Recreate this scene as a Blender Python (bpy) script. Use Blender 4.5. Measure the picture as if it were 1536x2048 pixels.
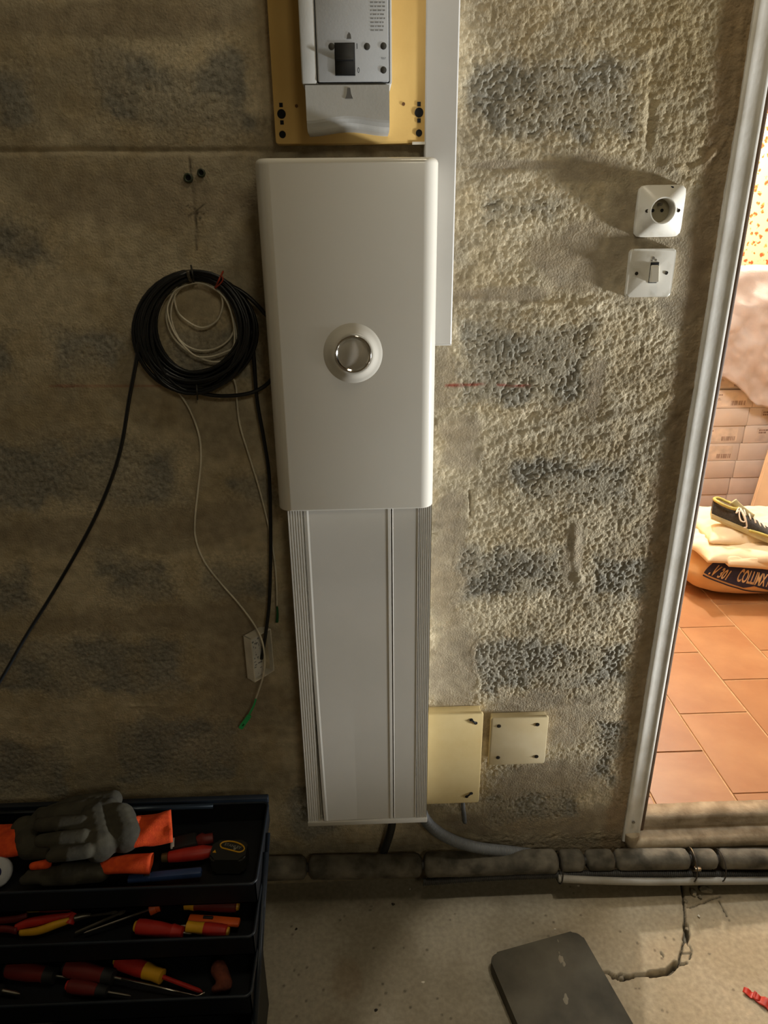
import bpy, bmesh, math, random
import numpy as np
from mathutils import Vector, Matrix

# ------------------------------------------------------------------ clear
for o in list(bpy.data.objects): bpy.data.objects.remove(o, do_unlink=True)
SC = bpy.context.scene
COL = SC.collection
R = math.radians
random.seed(4); RNG = np.random.default_rng(7)

# ------------------------------------------------------------------ camera
FPX, PITCH, YAW, ROLL = 1385.0, R(22.1), R(1.8), R(0.63)
CAM = Vector((0, -1.29, 1.54))
fw = Vector((math.sin(YAW)*math.cos(PITCH), math.cos(YAW)*math.cos(PITCH), -math.sin(PITCH)))
r0 = Vector((math.cos(YAW), -math.sin(YAW), 0)); u0 = r0.cross(fw)
RX = r0*math.cos(ROLL) - u0*math.sin(ROLL); UY = u0*math.cos(ROLL) + r0*math.sin(ROLL)
cd = bpy.data.cameras.new('camera'); cam = bpy.data.objects.new('camera', cd); COL.objects.link(cam)
M = Matrix((RX, UY, -fw)).transposed().to_4x4(); M.translation = CAM
cam.matrix_world = M
cd.sensor_fit = 'VERTICAL'; cd.sensor_height = 36.0; cd.lens = 36.0*FPX/2048.0
cd.clip_start = .02; cd.clip_end = 60
SC.camera = cam
def P(px, py, y=0.0):            # the survey of the photo: a point on the plane y = const
    d = fw + RX*((px-768)/FPX) - UY*((py-1024)/FPX)
    return CAM + d*((y-CAM.y)/d.y)
def G(px, py, z=0.0):            # a point on the plane z = const
    d = fw + RX*((px-768)/FPX) - UY*((py-1024)/FPX)
    return CAM + d*((z-CAM.z)/d.z)

# ------------------------------------------------------------------ world, lights, exposure
SC.view_settings.view_transform = 'Standard'; SC.view_settings.look = 'None'
SC.view_settings.gamma = 1.0; SC.view_settings.use_curve_mapping = False
SC.view_settings.exposure = 0.0
W = bpy.data.worlds.new('world'); SC.world = W; W.use_nodes = True
W.node_tree.nodes['Background'].inputs[0].default_value = (.03, .027, .02, 1)
W.node_tree.nodes['Background'].inputs[1].default_value = .3
def lamp(name, kind, loc, aim, power, color, **kw):
    l = bpy.data.lights.new(name, kind); l.energy = power; l.color = color
    for k, v in kw.items(): setattr(l, k, v)
    o = bpy.data.objects.new(name, l); COL.objects.link(o); o.location = loc
    o.rotation_euler = (Vector(aim)-Vector(loc)).to_track_quat('-Z', 'Y').to_euler()
    return o
# added spots out of view: one rakes the wall, one imitates the floor's bounce
lamp('added_raking_spot', 'SPOT', (3.4, -.42, .45), (.30, 0, 1.26), 860, (.98, 1.0, 1.0), spot_size=R(38), spot_blend=.6, shadow_soft_size=.12)
lamp('added_bounce_spot', 'SPOT', (1.65, -.26, .10), (.35, 0, 1.10), 16, (1, .98, .92), spot_size=R(70), spot_blend=.6, shadow_soft_size=.05)
# added spot out of view, makes the pool of light on the floor
lamp('added_pool_spot', 'SPOT', (.62, -.50, 2.42), (.55, -.53, 0), 36, (1, .92, .78), spot_size=R(30), spot_blend=.25, shadow_soft_size=.03)
# weak ceiling lamp of the garage
lamp('garage_lamp', 'AREA', (.30, -.45, 2.46), (.2, -.35, 0), 2.8, (1, .87, .64), shape='DISK', size=.3)
lamp('added_ambient_fill', 'AREA', (.6, -2.6, 2.44), (.2, -1.6, 0), 9.0, (1, .90, .66), shape='DISK', size=.5)  # added ambient fill behind the camera, not a known fixture
# the lamp of the tiled room
lamp('room_lamp', 'POINT', (1.36, 2.12, 2.25), (1.2, 1.3, 0), 165, (.97, .95, .90), shadow_soft_size=.06)
lamp('added_room_fill', 'AREA', (1.3, .7, 2.44), (1.5, 1.7, 0.5), 30, (.92, .97, 1.0), shape='DISK', size=.5)  # added fill to brighten the carton fronts

# ------------------------------------------------------------------ helpers
def lin(c):
    return tuple(((v/255)/12.92 if v/255 <= .04045 else ((v/255+.055)/1.055)**2.4) for v in c)
MATS = {}
def mat(name, c, rough=.6, metal=0., c2=None, nscale=20., bump=0., bscale=200., spec=.5, detail=6., coat=0., nmin=.35, nmax=.65, trans=0., scl=(1, 1, 1)):
    """procedural material: two tones mixed by noise, fine relief by a second noise"""
    if name in MATS: return MATS[name]
    m = bpy.data.materials.new(name); m.use_nodes = True; nt = m.node_tree; b = nt.nodes['Principled BSDF']
    b.inputs['Roughness'].default_value = rough; b.inputs['Metallic'].default_value = metal
    b.inputs['Specular IOR Level'].default_value = spec
    if coat: b.inputs['Coat Weight'].default_value = coat; b.inputs['Coat Roughness'].default_value = .1
    tc = nt.nodes.new('ShaderNodeTexCoord')
    mp = nt.nodes.new('ShaderNodeMapping'); mp.inputs['Scale'].default_value = scl
    nt.links.new(tc.outputs['Object'], mp.inputs['Vector'])
    n = nt.nodes.new('ShaderNodeTexNoise'); n.inputs['Scale'].default_value = nscale; n.inputs['Detail'].default_value = detail
    nt.links.new(mp.outputs[0], n.inputs['Vector'])
    rp = nt.nodes.new('ShaderNodeValToRGB')
    c2 = c2 if c2 else tuple(v*.88 for v in c)
    rp.color_ramp.elements[0].position = nmin; rp.color_ramp.elements[1].position = nmax
    rp.color_ramp.elements[0].color = lin(c2)+(1,); rp.color_ramp.elements[1].color = lin(c)+(1,)
    nt.links.new(n.outputs['Fac'], rp.inputs['Fac']); nt.links.new(rp.outputs['Color'], b.inputs['Base Color'])
    if bump:
        n2 = nt.nodes.new('ShaderNodeTexNoise'); n2.inputs['Scale'].default_value = bscale; n2.inputs['Detail'].default_value = 4
        nt.links.new(mp.outputs[0], n2.inputs['Vector'])
        bp = nt.nodes.new('ShaderNodeBump'); bp.inputs['Strength'].default_value = bump; bp.inputs['Distance'].default_value = .002
        nt.links.new(n2.outputs['Fac'], bp.inputs['Height']); nt.links.new(bp.outputs['Normal'], b.inputs['Normal'])
    MATS[name] = m
    return m
def tinted(name, rough=.9, bump=.4, bscale=420., vary=.18, vscale=60.):
    """colour comes from the mesh attribute 'tint' (surveyed stains, cements and some painted shade), varied by noise"""
    m = bpy.data.materials.new(name); m.use_nodes = True; nt = m.node_tree; b = nt.nodes['Principled BSDF']
    b.inputs['Roughness'].default_value = rough; b.inputs['Specular IOR Level'].default_value = .2
    at = nt.nodes.new('ShaderNodeAttribute'); at.attribute_name = 'tint'
    tc = nt.nodes.new('ShaderNodeTexCoord')
    n = nt.nodes.new('ShaderNodeTexNoise'); n.inputs['Scale'].default_value = vscale; n.inputs['Detail'].default_value = 8
    nt.links.new(tc.outputs['Object'], n.inputs['Vector'])
    mr = nt.nodes.new('ShaderNodeMapRange'); mr.inputs['From Min'].default_value = .3; mr.inputs['From Max'].default_value = .7
    mr.inputs['To Min'].default_value = 1-vary; mr.inputs['To Max'].default_value = 1+vary
    nt.links.new(n.outputs['Fac'], mr.inputs['Value'])
    mx = nt.nodes.new('ShaderNodeVectorMath'); mx.operation = 'SCALE'
    nt.links.new(at.outputs['Color'], mx.inputs[0]); nt.links.new(mr.outputs[0], mx.inputs['Scale'])
    nt.links.new(mx.outputs[0], b.inputs['Base Color'])
    n2 = nt.nodes.new('ShaderNodeTexNoise'); n2.inputs['Scale'].default_value = bscale; n2.inputs['Detail'].default_value = 5
    nt.links.new(tc.outputs['Object'], n2.inputs['Vector'])
    bp = nt.nodes.new('ShaderNodeBump'); bp.inputs['Strength'].default_value = bump; bp.inputs['Distance'].default_value = .002
    nt.links.new(n2.outputs['Fac'], bp.inputs['Height']); nt.links.new(bp.outputs['Normal'], b.inputs['Normal'])
    return m

def tag(o, label=None, cat=None, group=None, kind=None):
    if label: o['label'] = label
    if cat: o['category'] = cat
    if group: o['group'] = group
    if kind: o['kind'] = kind
    return o
def thing(name, loc, label=None, cat=None, group=None, kind=None, rot=None):
    """Empty at the thing's base"""
    o = bpy.data.objects.new(name, None); COL.objects.link(o); o.empty_display_size = .02
    mw = Matrix.Translation(Vector(loc))
    if rot is not None: mw = mw @ rot.to_4x4()
    o.matrix_world = mw; o['_local'] = 1 if rot is not None else 0
    return tag(o, label, cat, group, kind)
def put(o, parent):
    """parent o (built in world coordinates unless the thing has its own frame)"""
    if parent is None: return o
    o.parent = parent
    root = parent
    if root.type == 'EMPTY':
        if not root.get('_local'): o.matrix_parent_inverse = Matrix.Translation(-root.location)
    return o
def new(name, verts, faces, m, parent=None, smooth=False):
    me = bpy.data.meshes.new(name); me.from_pydata([tuple(v) for v in verts], [], faces); me.update()
    return link(name, me, m, parent, smooth)
def link(name, me, m, parent=None, smooth=False):
    if m: me.materials.append(m)
    if smooth: me.polygons.foreach_set('use_smooth', [True]*len(me.polygons))
    o = bpy.data.objects.new(name, me); COL.objects.link(o)
    return put(o, parent)
def frombm(name, bm, m, parent=None, smooth=False, autosmooth=False):
    bmesh.ops.recalc_face_normals(bm, faces=bm.faces)
    me = bpy.data.meshes.new(name); bm.to_mesh(me); bm.free()
    o = link(name, me, m, parent, smooth)
    if autosmooth:
        try: me.set_sharp_from_angle(angle=R(38))
        except Exception: pass
    return o
def bx(bm, lo, hi):
    v = [bm.verts.new((x, y, z)) for x in (lo[0], hi[0]) for y in (lo[1], hi[1]) for z in (lo[2], hi[2])]
    for f in ((0, 1, 3, 2), (4, 6, 7, 5), (0, 4, 5, 1), (2, 3, 7, 6), (0, 2, 6, 4), (1, 5, 7, 3)): bm.faces.new([v[i] for i in f])
def box(name, lo, hi, m, parent=None, bevel=0., seg=2):
    bm = bmesh.new(); bx(bm, lo, hi)
    if bevel: bmesh.ops.bevel(bm, geom=bm.edges[:], offset=bevel, segments=seg, profile=.5, affect='EDGES')
    return frombm(name, bm, m, parent, smooth=bool(bevel), autosmooth=True)
def catmull(pts, k=8, closed=False):
    p = [Vector(q) for q in pts]; n = len(p); out = []
    rng = range(n) if closed else range(n-1)
    for i in rng:
        a = p[(i-1) % n] if (closed or i > 0) else p[0]*2-p[1]
        b, c = p[i], p[(i+1) % n]
        d = p[(i+2) % n] if (closed or i+2 < n) else p[-1]*2-p[-2]
        for j in range(k):
            t = j/k
            out.append(.5*((2*b)+(c-a)*t+(2*a-5*b+4*c-d)*t*t+(3*b-a-3*c+d)*t**3))
    if not closed: out.append(p[-1])
    return out
def tube_data(path, r, n=8, closed=False, flat=1.0):
    """r: number or function of (index, t)"""
    N = len(path); V = []; F = []
    T = []
    for i in range(N):
        a = path[(i-1) % N] if (closed or i > 0) else path[i]
        b = path[(i+1) % N] if (closed or i < N-1) else path[i]
        d = (b-a); T.append(d.normalized() if d.length > 1e-9 else Vector((1, 0, 0)))
    up = Vector((0, 0, 1)) if abs(T[0].z) < .9 else Vector((0, 1, 0))
    nrm = (up-T[0]*up.dot(T[0])).normalized()
    for i in range(N):
        nrm = nrm-T[i]*nrm.dot(T[i])
        nrm = nrm.normalized() if nrm.length > 1e-9 else Vector((0, 1, 0))
        bn = T[i].cross(nrm)
        rr = r(i, i/max(1, N-1)) if callable(r) else r
        for j in range(n):
            a = 2*math.pi*j/n
            V.append(path[i]+nrm*(math.cos(a)*rr)+bn*(math.sin(a)*rr*flat))
    for i in range(N if closed else N-1):
        i2 = (i+1) % N
        for j in range(n):
            F.append((i*n+j, i*n+(j+1) % n, i2*n+(j+1) % n, i2*n+j))
    if not closed:
        F.append(tuple(range(n-1, -1, -1))); F.append(tuple((N-1)*n+j for j in range(n)))
    return V, F
def tube(name, path, r, m, parent=None, n=8, closed=False, flat=1.0):
    V, F = tube_data([Vector(p) for p in path], r, n, closed, flat)
    return new(name, V, F, m, parent, True)
def lathe_data(prof, n=24, axis='Y', c=(0, 0, 0)):
    """prof: list of (radius, height along axis); axis Y points out of the wall (towards -y) for positive height"""
    V = []; F = []
    for (r, h) in prof:
        for j in range(n):
            a = 2*math.pi*j/n
            if axis == 'Y': V.append((c[0]+r*math.cos(a), c[1]-h, c[2]+r*math.sin(a)))
            elif axis == 'X': V.append((c[0]+h, c[1]+r*math.cos(a), c[2]+r*math.sin(a)))
            else: V.append((c[0]+r*math.cos(a), c[1]+r*math.sin(a), c[2]+h))
    for i in range(len(prof)-1):
        for j in range(n): F.append((i*n+j, i*n+(j+1) % n, (i+1)*n+(j+1) % n, (i+1)*n+j))
    F.append(tuple(range(n-1, -1, -1))); F.append(tuple((len(prof)-1)*n+j for j in range(n)))
    return V, F
def lathe(name, prof, m, parent=None, n=24, axis='Y', c=(0, 0, 0), smooth=True, sharp=35):
    V, F = lathe_data(prof, n, axis, c)
    bm = bmesh.new(); vs = [bm.verts.new(v) for v in V]
    for f in F: bm.faces.new([vs[i] for i in f])
    bmesh.ops.remove_doubles(bm, verts=bm.verts[:], dist=1e-6)
    return frombm(name, bm, m, parent, smooth, True)
def prism(name, poly, y0, y1, m, parent=None, bevel=0., seg=2):
    """polygon in x,z extruded from y0 to y1"""
    bm = bmesh.new(); a = [bm.verts.new((x, y0, z)) for x, z in poly]; b = [bm.verts.new((x, y1, z)) for x, z in poly]
    bm.faces.new(a); bm.faces.new(b[::-1]); n = len(poly)
    for i in range(n): bm.faces.new((a[i], b[i], b[(i+1) % n], a[(i+1) % n]))
    if bevel: bmesh.ops.bevel(bm, geom=[e for e in bm.edges], offset=bevel, segments=seg, profile=.5, affect='EDGES')
    return frombm(name, bm, m, parent, bool(bevel), True)
def rrect(x0, x1, z0, z1, r, k=5):
    out = []
    for cx, cz, a0 in ((x1-r, z1-r, 0), (x0+r, z1-r, 90), (x0+r, z0+r, 180), (x1-r, z0+r, 270)):
        for i in range(k+1):
            a = R(a0+90*i/k); out.append((cx+r*math.cos(a), cz+r*math.sin(a)))
    return out
def text_data(s, size, shear=0., bold=0., sx=1.):
    cu = bpy.data.curves.new('lettering', 'FONT'); cu.body = s; cu.size = size; cu.shear = shear; cu.offset = bold; cu.align_x = 'CENTER'; cu.align_y = 'CENTER'; cu.resolution_u = 3
    o = bpy.data.objects.new('lettering', cu); COL.objects.link(o)
    dg = bpy.context.evaluated_depsgraph_get(); me = bpy.data.meshes.new_from_object(o.evaluated_get(dg))
    V = [(v.co.x*sx, v.co.y) for v in me.vertices]; F = [tuple(p.vertices) for p in me.polygons]
    bpy.data.objects.remove(o, do_unlink=True); bpy.data.curves.remove(cu); bpy.data.meshes.remove(me)
    return V, F
def organic(name, caps, m, parent=None, voxel=.003, smooth=6, squash=None):
    """one continuous skin around tapered capsules (p0, p1, r0, r1)"""
    bm = bmesh.new()
    for p0, p1, ra, rb in caps:
        p0, p1 = Vector(p0), Vector(p1); L = (p1-p0).length; n = max(2, int(L/(min(ra, rb)*.45))+1)
        for i in range(n):
            t = i/(n-1)
            bmesh.ops.create_icosphere(bm, subdivisions=2, radius=ra+(rb-ra)*t, matrix=Matrix.Translation(p0.lerp(p1, t)))
    me = bpy.data.meshes.new(name); bm.to_mesh(me); bm.free()
    o = bpy.data.objects.new(name, me); COL.objects.link(o)
    md = o.modifiers.new('r', 'REMESH'); md.mode = 'VOXEL'; md.voxel_size = voxel
    ms = o.modifiers.new('s', 'SMOOTH'); ms.iterations = smooth; ms.factor = .5
    dg = bpy.context.evaluated_depsgraph_get(); me2 = bpy.data.meshes.new_from_object(o.evaluated_get(dg))
    bpy.data.objects.remove(o, do_unlink=True); bpy.data.meshes.remove(me)
    me2.name = name
    return link(name, me2, m, parent, True)

# ------------------------------------------------------------------ numpy noise
_T = np.random.default_rng(11).random((1024, 1024)).astype(np.float64)
def _h(ix, iy, s): return _T[(ix+s*53) & 1023, (iy+s*97) & 1023]
def vn(x, y, s=0):
    ix = np.floor(x).astype(np.int32); iy = np.floor(y).astype(np.int32); fx = x-ix; fy = y-iy
    fx = fx*fx*(3-2*fx); fy = fy*fy*(3-2*fy)
    x0 = (ix+s*53) & 1023; x1 = (x0+1) & 1023; y0 = (iy+s*97) & 1023; y1 = (y0+1) & 1023
    a = _T[x0, y0]; c = _T[x0, y1]
    a = a+(_T[x1, y0]-a)*fx; c = c+(_T[x1, y1]-c)*fx
    return a+(c-a)*fy
def fb1(x, y, s=0, o=4, g=.5):
    """the same noise for one point"""
    t = 0.; a = 1.; w = 0.
    for i in range(o):
        X = x*2**i+13.7*i; Y = y*2**i-7.3*i; q = s+i
        ix = math.floor(X); iy = math.floor(Y); fx = X-ix; fy = Y-iy; fx = fx*fx*(3-2*fx); fy = fy*fy*(3-2*fy)
        x0 = (ix+q*53) & 1023; x1 = (x0+1) & 1023; y0 = (iy+q*97) & 1023; y1 = (y0+1) & 1023
        u = _T[x0, y0]+(_T[x1, y0]-_T[x0, y0])*fx; v = _T[x0, y1]+(_T[x1, y1]-_T[x0, y1])*fx
        t += a*(u+(v-u)*fy); w += a; a *= g
    return t/w
def fbm(x, y, s=0, o=4, g=.5):
    t = 0; a = 1; w = 0
    for i in range(o):
        t = t+a*vn(x*2**i+13.7*i, y*2**i-7.3*i, s+i); w += a; a *= g
    return t/w
def worley(x, y, s=0):
    ix = np.floor(x).astype(np.int32); iy = np.floor(y).astype(np.int32); best = np.full(x.shape, 9.)
    for dx in (-1, 0, 1):
        for dy in (-1, 0, 1):
            cx = ix+dx; cy = iy+dy
            px = cx+_h(cx, cy, s); py = cy+_h(cx, cy, s+77)
            best = np.minimum(best, (x-px)**2+(y-py)**2)
    return np.sqrt(best)
def sst(a, b, x):
    t = np.clip((x-a)/(b-a), 0, 1); return t*t*(3-2*t)
def poly_dist(x, y, pts):
    best = np.full(x.shape, 9.)
    for (ax, ay), (bx_, by) in zip(pts[:-1], pts[1:]):
        dx, dy = bx_-ax, by-ay; L = dx*dx+dy*dy+1e-12
        t = np.clip(((x-ax)*dx+(y-ay)*dy)/L, 0, 1)
        best = np.minimum(best, np.hypot(x-ax-t*dx, y-ay-t*dy))
    return best
def grid_mesh(name, X, Y, Z, keep=None):
    """X,Y,Z 2-D arrays"""
    nr, nc = X.shape; V = np.stack([X, Y, Z], -1).reshape(-1, 3)
    idx = np.arange(nr*nc).reshape(nr, nc)
    q = np.stack([idx[:-1, :-1], idx[:-1, 1:], idx[1:, 1:], idx[1:, :-1]], -1).reshape(-1, 4)
    if keep is not None: q = q[keep.reshape(-1)]
    used = np.unique(q); mp = np.full(nr*nc, -1, np.int64); mp[used] = np.arange(len(used))
    q = mp[q]; V = V[used]
    me = bpy.data.meshes.new(name); me.vertices.add(len(V)); me.vertices.foreach_set('co', V.astype(np.float32).reshape(-1))
    me.loops.add(q.size); me.loops.foreach_set('vertex_index', q.astype(np.int32).reshape(-1))
    me.polygons.add(len(q)); me.polygons.foreach_set('loop_start', np.arange(0, q.size, 4, dtype=np.int32))
    try: me.polygons.foreach_set('loop_total', np.full(len(q), 4, np.int32))
    except Exception: pass
    me.update(calc_edges=True); me.validate()
    me.polygons.foreach_set('use_smooth', np.ones(len(me.polygons), bool))
    return me, used
def set_tint(me, col):
    a = me.color_attributes.new('tint', 'FLOAT_COLOR', 'POINT')
    c = np.ones((len(me.vertices), 4), np.float32); c[:, :3] = col; a.data.foreach_set('color', c.reshape(-1))

# ================================================================== SETTING
def WP(px, py): q = P(px, py, 0); return (q.x, q.z)
M_mortar = tinted('cement_wash', .93, .9, 260, .20, 45)
M_block = tinted('rough_block', .95, .95, 240, .24, 140)
M_floor = tinted('concrete_floor', .85, .3, 600, .14, 90)
M_plain = mat('plain_masonry', (150, 138, 116), .95, c2=(120, 108, 88), nscale=6, bump=.5, bscale=90)
M_ceil = mat('ceiling_paint', (150, 140, 120), .95, c2=(130, 120, 100), nscale=5)

# --- relief of the cement wash on the block wall ----------------------------------------------
def low(x, z): return .0035*(fbm(x*5, z*7, 3, 3)-.5)+.0020*(fbm(x*16, z*22, 9, 3)-.5)
def blob(x, z, px, py, rx, ry, s=0, soft=.35):
    """soft mask around a surveyed pixel ellipse, edge broken by noise"""
    cx, cz = WP(px, py); ex, ez = WP(px+rx, py); fx, fz = WP(px, py+ry)
    rx = abs(ex-cx); ry = abs(fz-cz)
    out = np.zeros_like(x); k = (np.abs(x-cx) < rx*1.6) & (np.abs(z-cz) < ry*1.6)
    if k.any():
        xx, zz = x[k], z[k]
        out[k] = 1-sst(1-soft, 1+soft*.4, np.hypot((xx-cx)/rx, (zz-cz)/ry)+.7*(fbm(xx*26, zz*26, 40+s, 3)-.5))
    return out
SMOOTH = [(1290, 470, 105, 150), (1150, 520, 105, 75), (900, 1130, 50, 130), (905, 1330, 60, 110), (1060, 1440, 160, 60), (1100, 1560, 120, 50),
          (1180, 340, 75, 40), (920, 880, 45, 60), (880, 760, 45, 60), (1370, 560, 55, 100), (1010, 590, 120, 18), (1080, 330, 180, 10),
          (300, 400, 250, 60), (250, 40, 300, 40), (420, 1050, 120, 50), (150, 1070, 160, 40), (300, 1240, 260, 28), (480, 1340, 70, 130), (1120, 1640, 260, 30), (1190, 775, 22, 60), (1145, 1110, 22, 60)]
RIDGES = [([(1486, 20), (1478, 150), (1462, 250), (1440, 292), (1405, 340), (1345, 342), (1330, 330)], .0050, .006),
          ([(1302, 120), (1300, 200), (1296, 300)], -.0035, .006), ([(1250, 120), (1330, 90)], .0030, .007),
          ([(920, 328), (1010, 335), (1090, 318), (1200, 330)], -.0020, .007), ([(915, 602), (1000, 598), (1090, 608), (1190, 612)], .0035, .006),
          ([(880, 850), (950, 838), (1040, 830), (1180, 850), (1290, 820), (1390, 770)], .0030, .010),
          ([(960, 905), (1020, 880), (1100, 850)], .0022, .008), ([(1250, 880), (1330, 860), (1400, 800)], -.0025, .010),
          ([(875, 1048), (930, 1060), (990, 1052)], .0030, .006), ([(900, 1215), (1000, 1222), (1120, 1228), (1280, 1240)], .0024, .010),
          ([(1150, 1060), (1150, 1130), (1165, 1190)], .0040, .010), ([(960, 1400), (1080, 1415), (1240, 1400)], .0025, .008),
          ([(940, 985), (942, 1000), (941, 1030)], -.006, .0025),
          ([(100, 865), (200, 850), (300, 870)], .002, .008), ([(260, 1412), (350, 1410)], .0025, .004), ([(470, 1520), (520, 1470), (560, 1440)], .003, .012)]
GROOVE = [(-60, 303), (150, 301), (300, 303), (420, 302), (545, 301)]
CRACK = [(376, 312), (382, 340), (388, 390), (391, 420), (392, 470), (394, 500)]
STAR = [[(374, 410), (408, 428)], [(378, 432), (408, 408)], [(391, 420), (404, 446)]]
RED = [(892, 771), (960, 769), (1060, 772)]
def relief(x, z):
    sm = np.zeros_like(x)
    for i, s in enumerate(SMOOTH): sm = np.maximum(sm, blob(x, z, *s, s=i))
    left = 1-sst(-.25, -.05, x)
    rough = (1-.85*sm)*(1-.55*left)
    cell = 1-np.clip(worley(x*165+2*fbm(x*40, z*40, 5, 2), z*150, 11), 0, 1)
    pe = vn(x*260, z*260, 21)*.5+vn(x*140, z*140, 22)
    sweep = fbm(x*18+z*6, z*70-x*14, 31, 3)
    h = low(x, z)+rough*(.0018*(cell-.5)+.0013*(pe-.75)+.0020*(sweep-.5))+sm*.0008*(fbm(x*60, z*110, 61, 3)-.5)
    for pts, a, w in RIDGES:
        d = poly_dist(x+.006*(fbm(x*30, z*30, 71, 2)-.5), z+.010*(fbm(x*35, z*35, 72, 2)-.5), [WP(*p) for p in pts])
        h = h+.5*a*np.exp(-(d/w)**2)*(.3+1.4*vn(x*55, z*55, 73))
    g = poly_dist(x, z+.004*(fbm(x*20, z*20, 81, 2)-.5), [WP(*p) for p in GROOVE])
    h = h-.0055*np.exp(-(g/.0042)**2)
    gz = WP(300, 302)[1]
    h = h-.0015*left*sst(gz-.002, gz+.004, z)
    c = poly_dist(x, z, [WP(*p) for p in CRACK])
    h = h-.0022*np.exp(-(c/.0017)**2)
    return h, sm
def mortar_tint(x, z, sm):
    n1 = fbm(x*7, z*9, 91, 4); n2 = fbm(x*22, z*22, 95, 4)
    a = np.array(lin((202, 189, 161))); b = np.array(lin((168, 157, 134))); c = np.array(lin((168, 148, 110))); d = np.array(lin((142, 130, 112)))
    t = sst(.35, .65, n1)[..., None]; u = sst(.45, .72, n2)[..., None]
    col = a*(1-t)+b*t; col = col*(1-.35*u)+c*.35*u
    col = col*(1-.6*sm[..., None])+d*.6*sm[..., None]
    up = (sst(1.45, 1.85, z)*sst(.25, .5, x))[..., None]
    col = col*(1-.45*up)+np.array(lin((140, 122, 78)))*.45*up
    band = (sst(.575, .6, x+.02*(fbm(x*20, z*20, 99, 2)-.5)))[..., None]  # the jamb's cast shadow painted as a brown strip
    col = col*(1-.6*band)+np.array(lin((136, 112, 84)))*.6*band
    foot_shade = (1-sst(.06, .16, z+.05*(n2-.5)))[..., None]  # shade of the pipe on the wall foot, painted into the tint
    col = col*(1-.6*foot_shade)+np.array(lin((96, 84, 62)))*.6*foot_shade
    left_shade = (1-sst(-.35, -.1, x))[..., None]  # browner look of the dimly lit left side, mixed into the colour
    col = col*(1-.25*left_shade)+np.array(lin((168, 152, 118)))*.25*left_shade
    c = np.exp(-(poly_dist(x, z, [WP(*p) for p in CRACK])/.0016)**2)
    for s in STAR: c = np.maximum(c, np.exp(-(poly_dist(x, z, [WP(*p) for p in s])/.0013)**2))
    col = col*(1-.75*c[..., None])
    return red_line(x, z, col)
def red_line(x, z, col):
    r = np.exp(-(poly_dist(x, z, [WP(*p) for p in RED])/.0026)**2)*sst(.2, .6, vn(x*80, z*200, 101))
    r2 = .45*np.exp(-(poly_dist(x, z, [WP(100, 772), WP(330, 772)])/.002)**2)
    r = np.maximum(r*.8, r2)[..., None]
    return col*(1-r)+np.array(lin((150, 70, 55)))*r
BLOCKS = [(912, 85, 1304, 312), (898, 628, 1206, 835), (1000, 895, 1285, 1030), (905, 1078, 1148, 1222), (1158, 1095, 1312, 1215), (940, 1268, 1280, 1400), (1160, 1425, 1262, 1580), (968, 1575, 1180, 1660),
          (940, 350, 1160, 480), (-40, 110, 92, 285), (165, 82, 535, 288), (-60, 640, 60, 790), (84, 640, 262, 775), (318, 625, 545, 800), (-60, 868, 392, 1038), (432, 935, 565, 1020), (-60, 1120, 96, 1240),
          (178, 1100, 372, 1228), (372, 1098, 552, 1210), (-60, 1262, 396, 1410), (215, 1425, 490, 1580), (-60, 1470, 150, 1612), (-60, 420, 120, 560), (560, 1560, 700, 1690)]
def block_rect(b):
    ax, ay, cx, cy = b
    return ((WP(ax, ay)[0]+WP(ax, cy)[0])/2, WP(ax, cy)[1], (WP(cx, ay)[0]+WP(cx, cy)[0])/2, WP(ax, ay)[1])
def block_sd(bi, b, X, Z):
    x0, z0, x1, z1 = block_rect(b)
    hx, hz = (x1-x0)/2, (z1-z0)/2; qx = np.abs(X-(x0+x1)/2)-hx+.03; qz = np.abs(Z-(z0+z1)/2)-hz+.03
    sd = np.hypot(np.maximum(qx, 0), np.maximum(qz, 0))+np.minimum(np.maximum(qx, qz), 0)-.03
    return sd+.060*(fbm(X*20, Z*20, 200+bi, 4)-.5)
gx0, gx1, gz0, gz1, st = -1.20, .664, 0.0, 2.07, .0026
xs = np.concatenate([np.arange(gx0, -.10, .0036), np.arange(-.10, .12, .008), np.arange(.12, gx1, .0024), [gx1]]); zs = np.linspace(gz0, gz1, int((gz1-gz0)/st))
X, Z = np.meshgrid(xs, zs)
Hh, SM = relief(X, Z)
for bi, b in enumerate(BLOCKS):
    (ix0, iz0, ix1, iz1) = block_rect(b)
    sl = (slice(*np.searchsorted(zs, (iz0-.03, iz1+.03))), slice(*np.searchsorted(xs, (ix0-.03, ix1+.03))))
    if X[sl].size: Hh[sl] -= .0060*(1-sst(-.034, -.012, block_sd(bi, b, X[sl], Z[sl])))
me, used = grid_mesh('wall_back', X, -Hh, Z)
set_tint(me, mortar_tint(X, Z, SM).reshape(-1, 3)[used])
wall_back = tag(link('wall_back', me, M_mortar), 'rough concrete block wall smeared with beige cement behind the white trunking', kind='structure')
bm = bmesh.new()
bx(bm, (-2.3, .014, 0), (.668, .22, 2.5)); bx(bm, (-2.3, 0, 0), (-1.20, .014, 2.5)); bx(bm, (-1.2, 0, 2.07), (1.54, .22, 2.5)); bx(bm, (.668, .02, 0), (1.54, .22, .13)); bx(bm, (1.54, 0, 0), (4.8, .22, 2.5))
frombm('masonry', bm, M_plain, wall_back)

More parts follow.
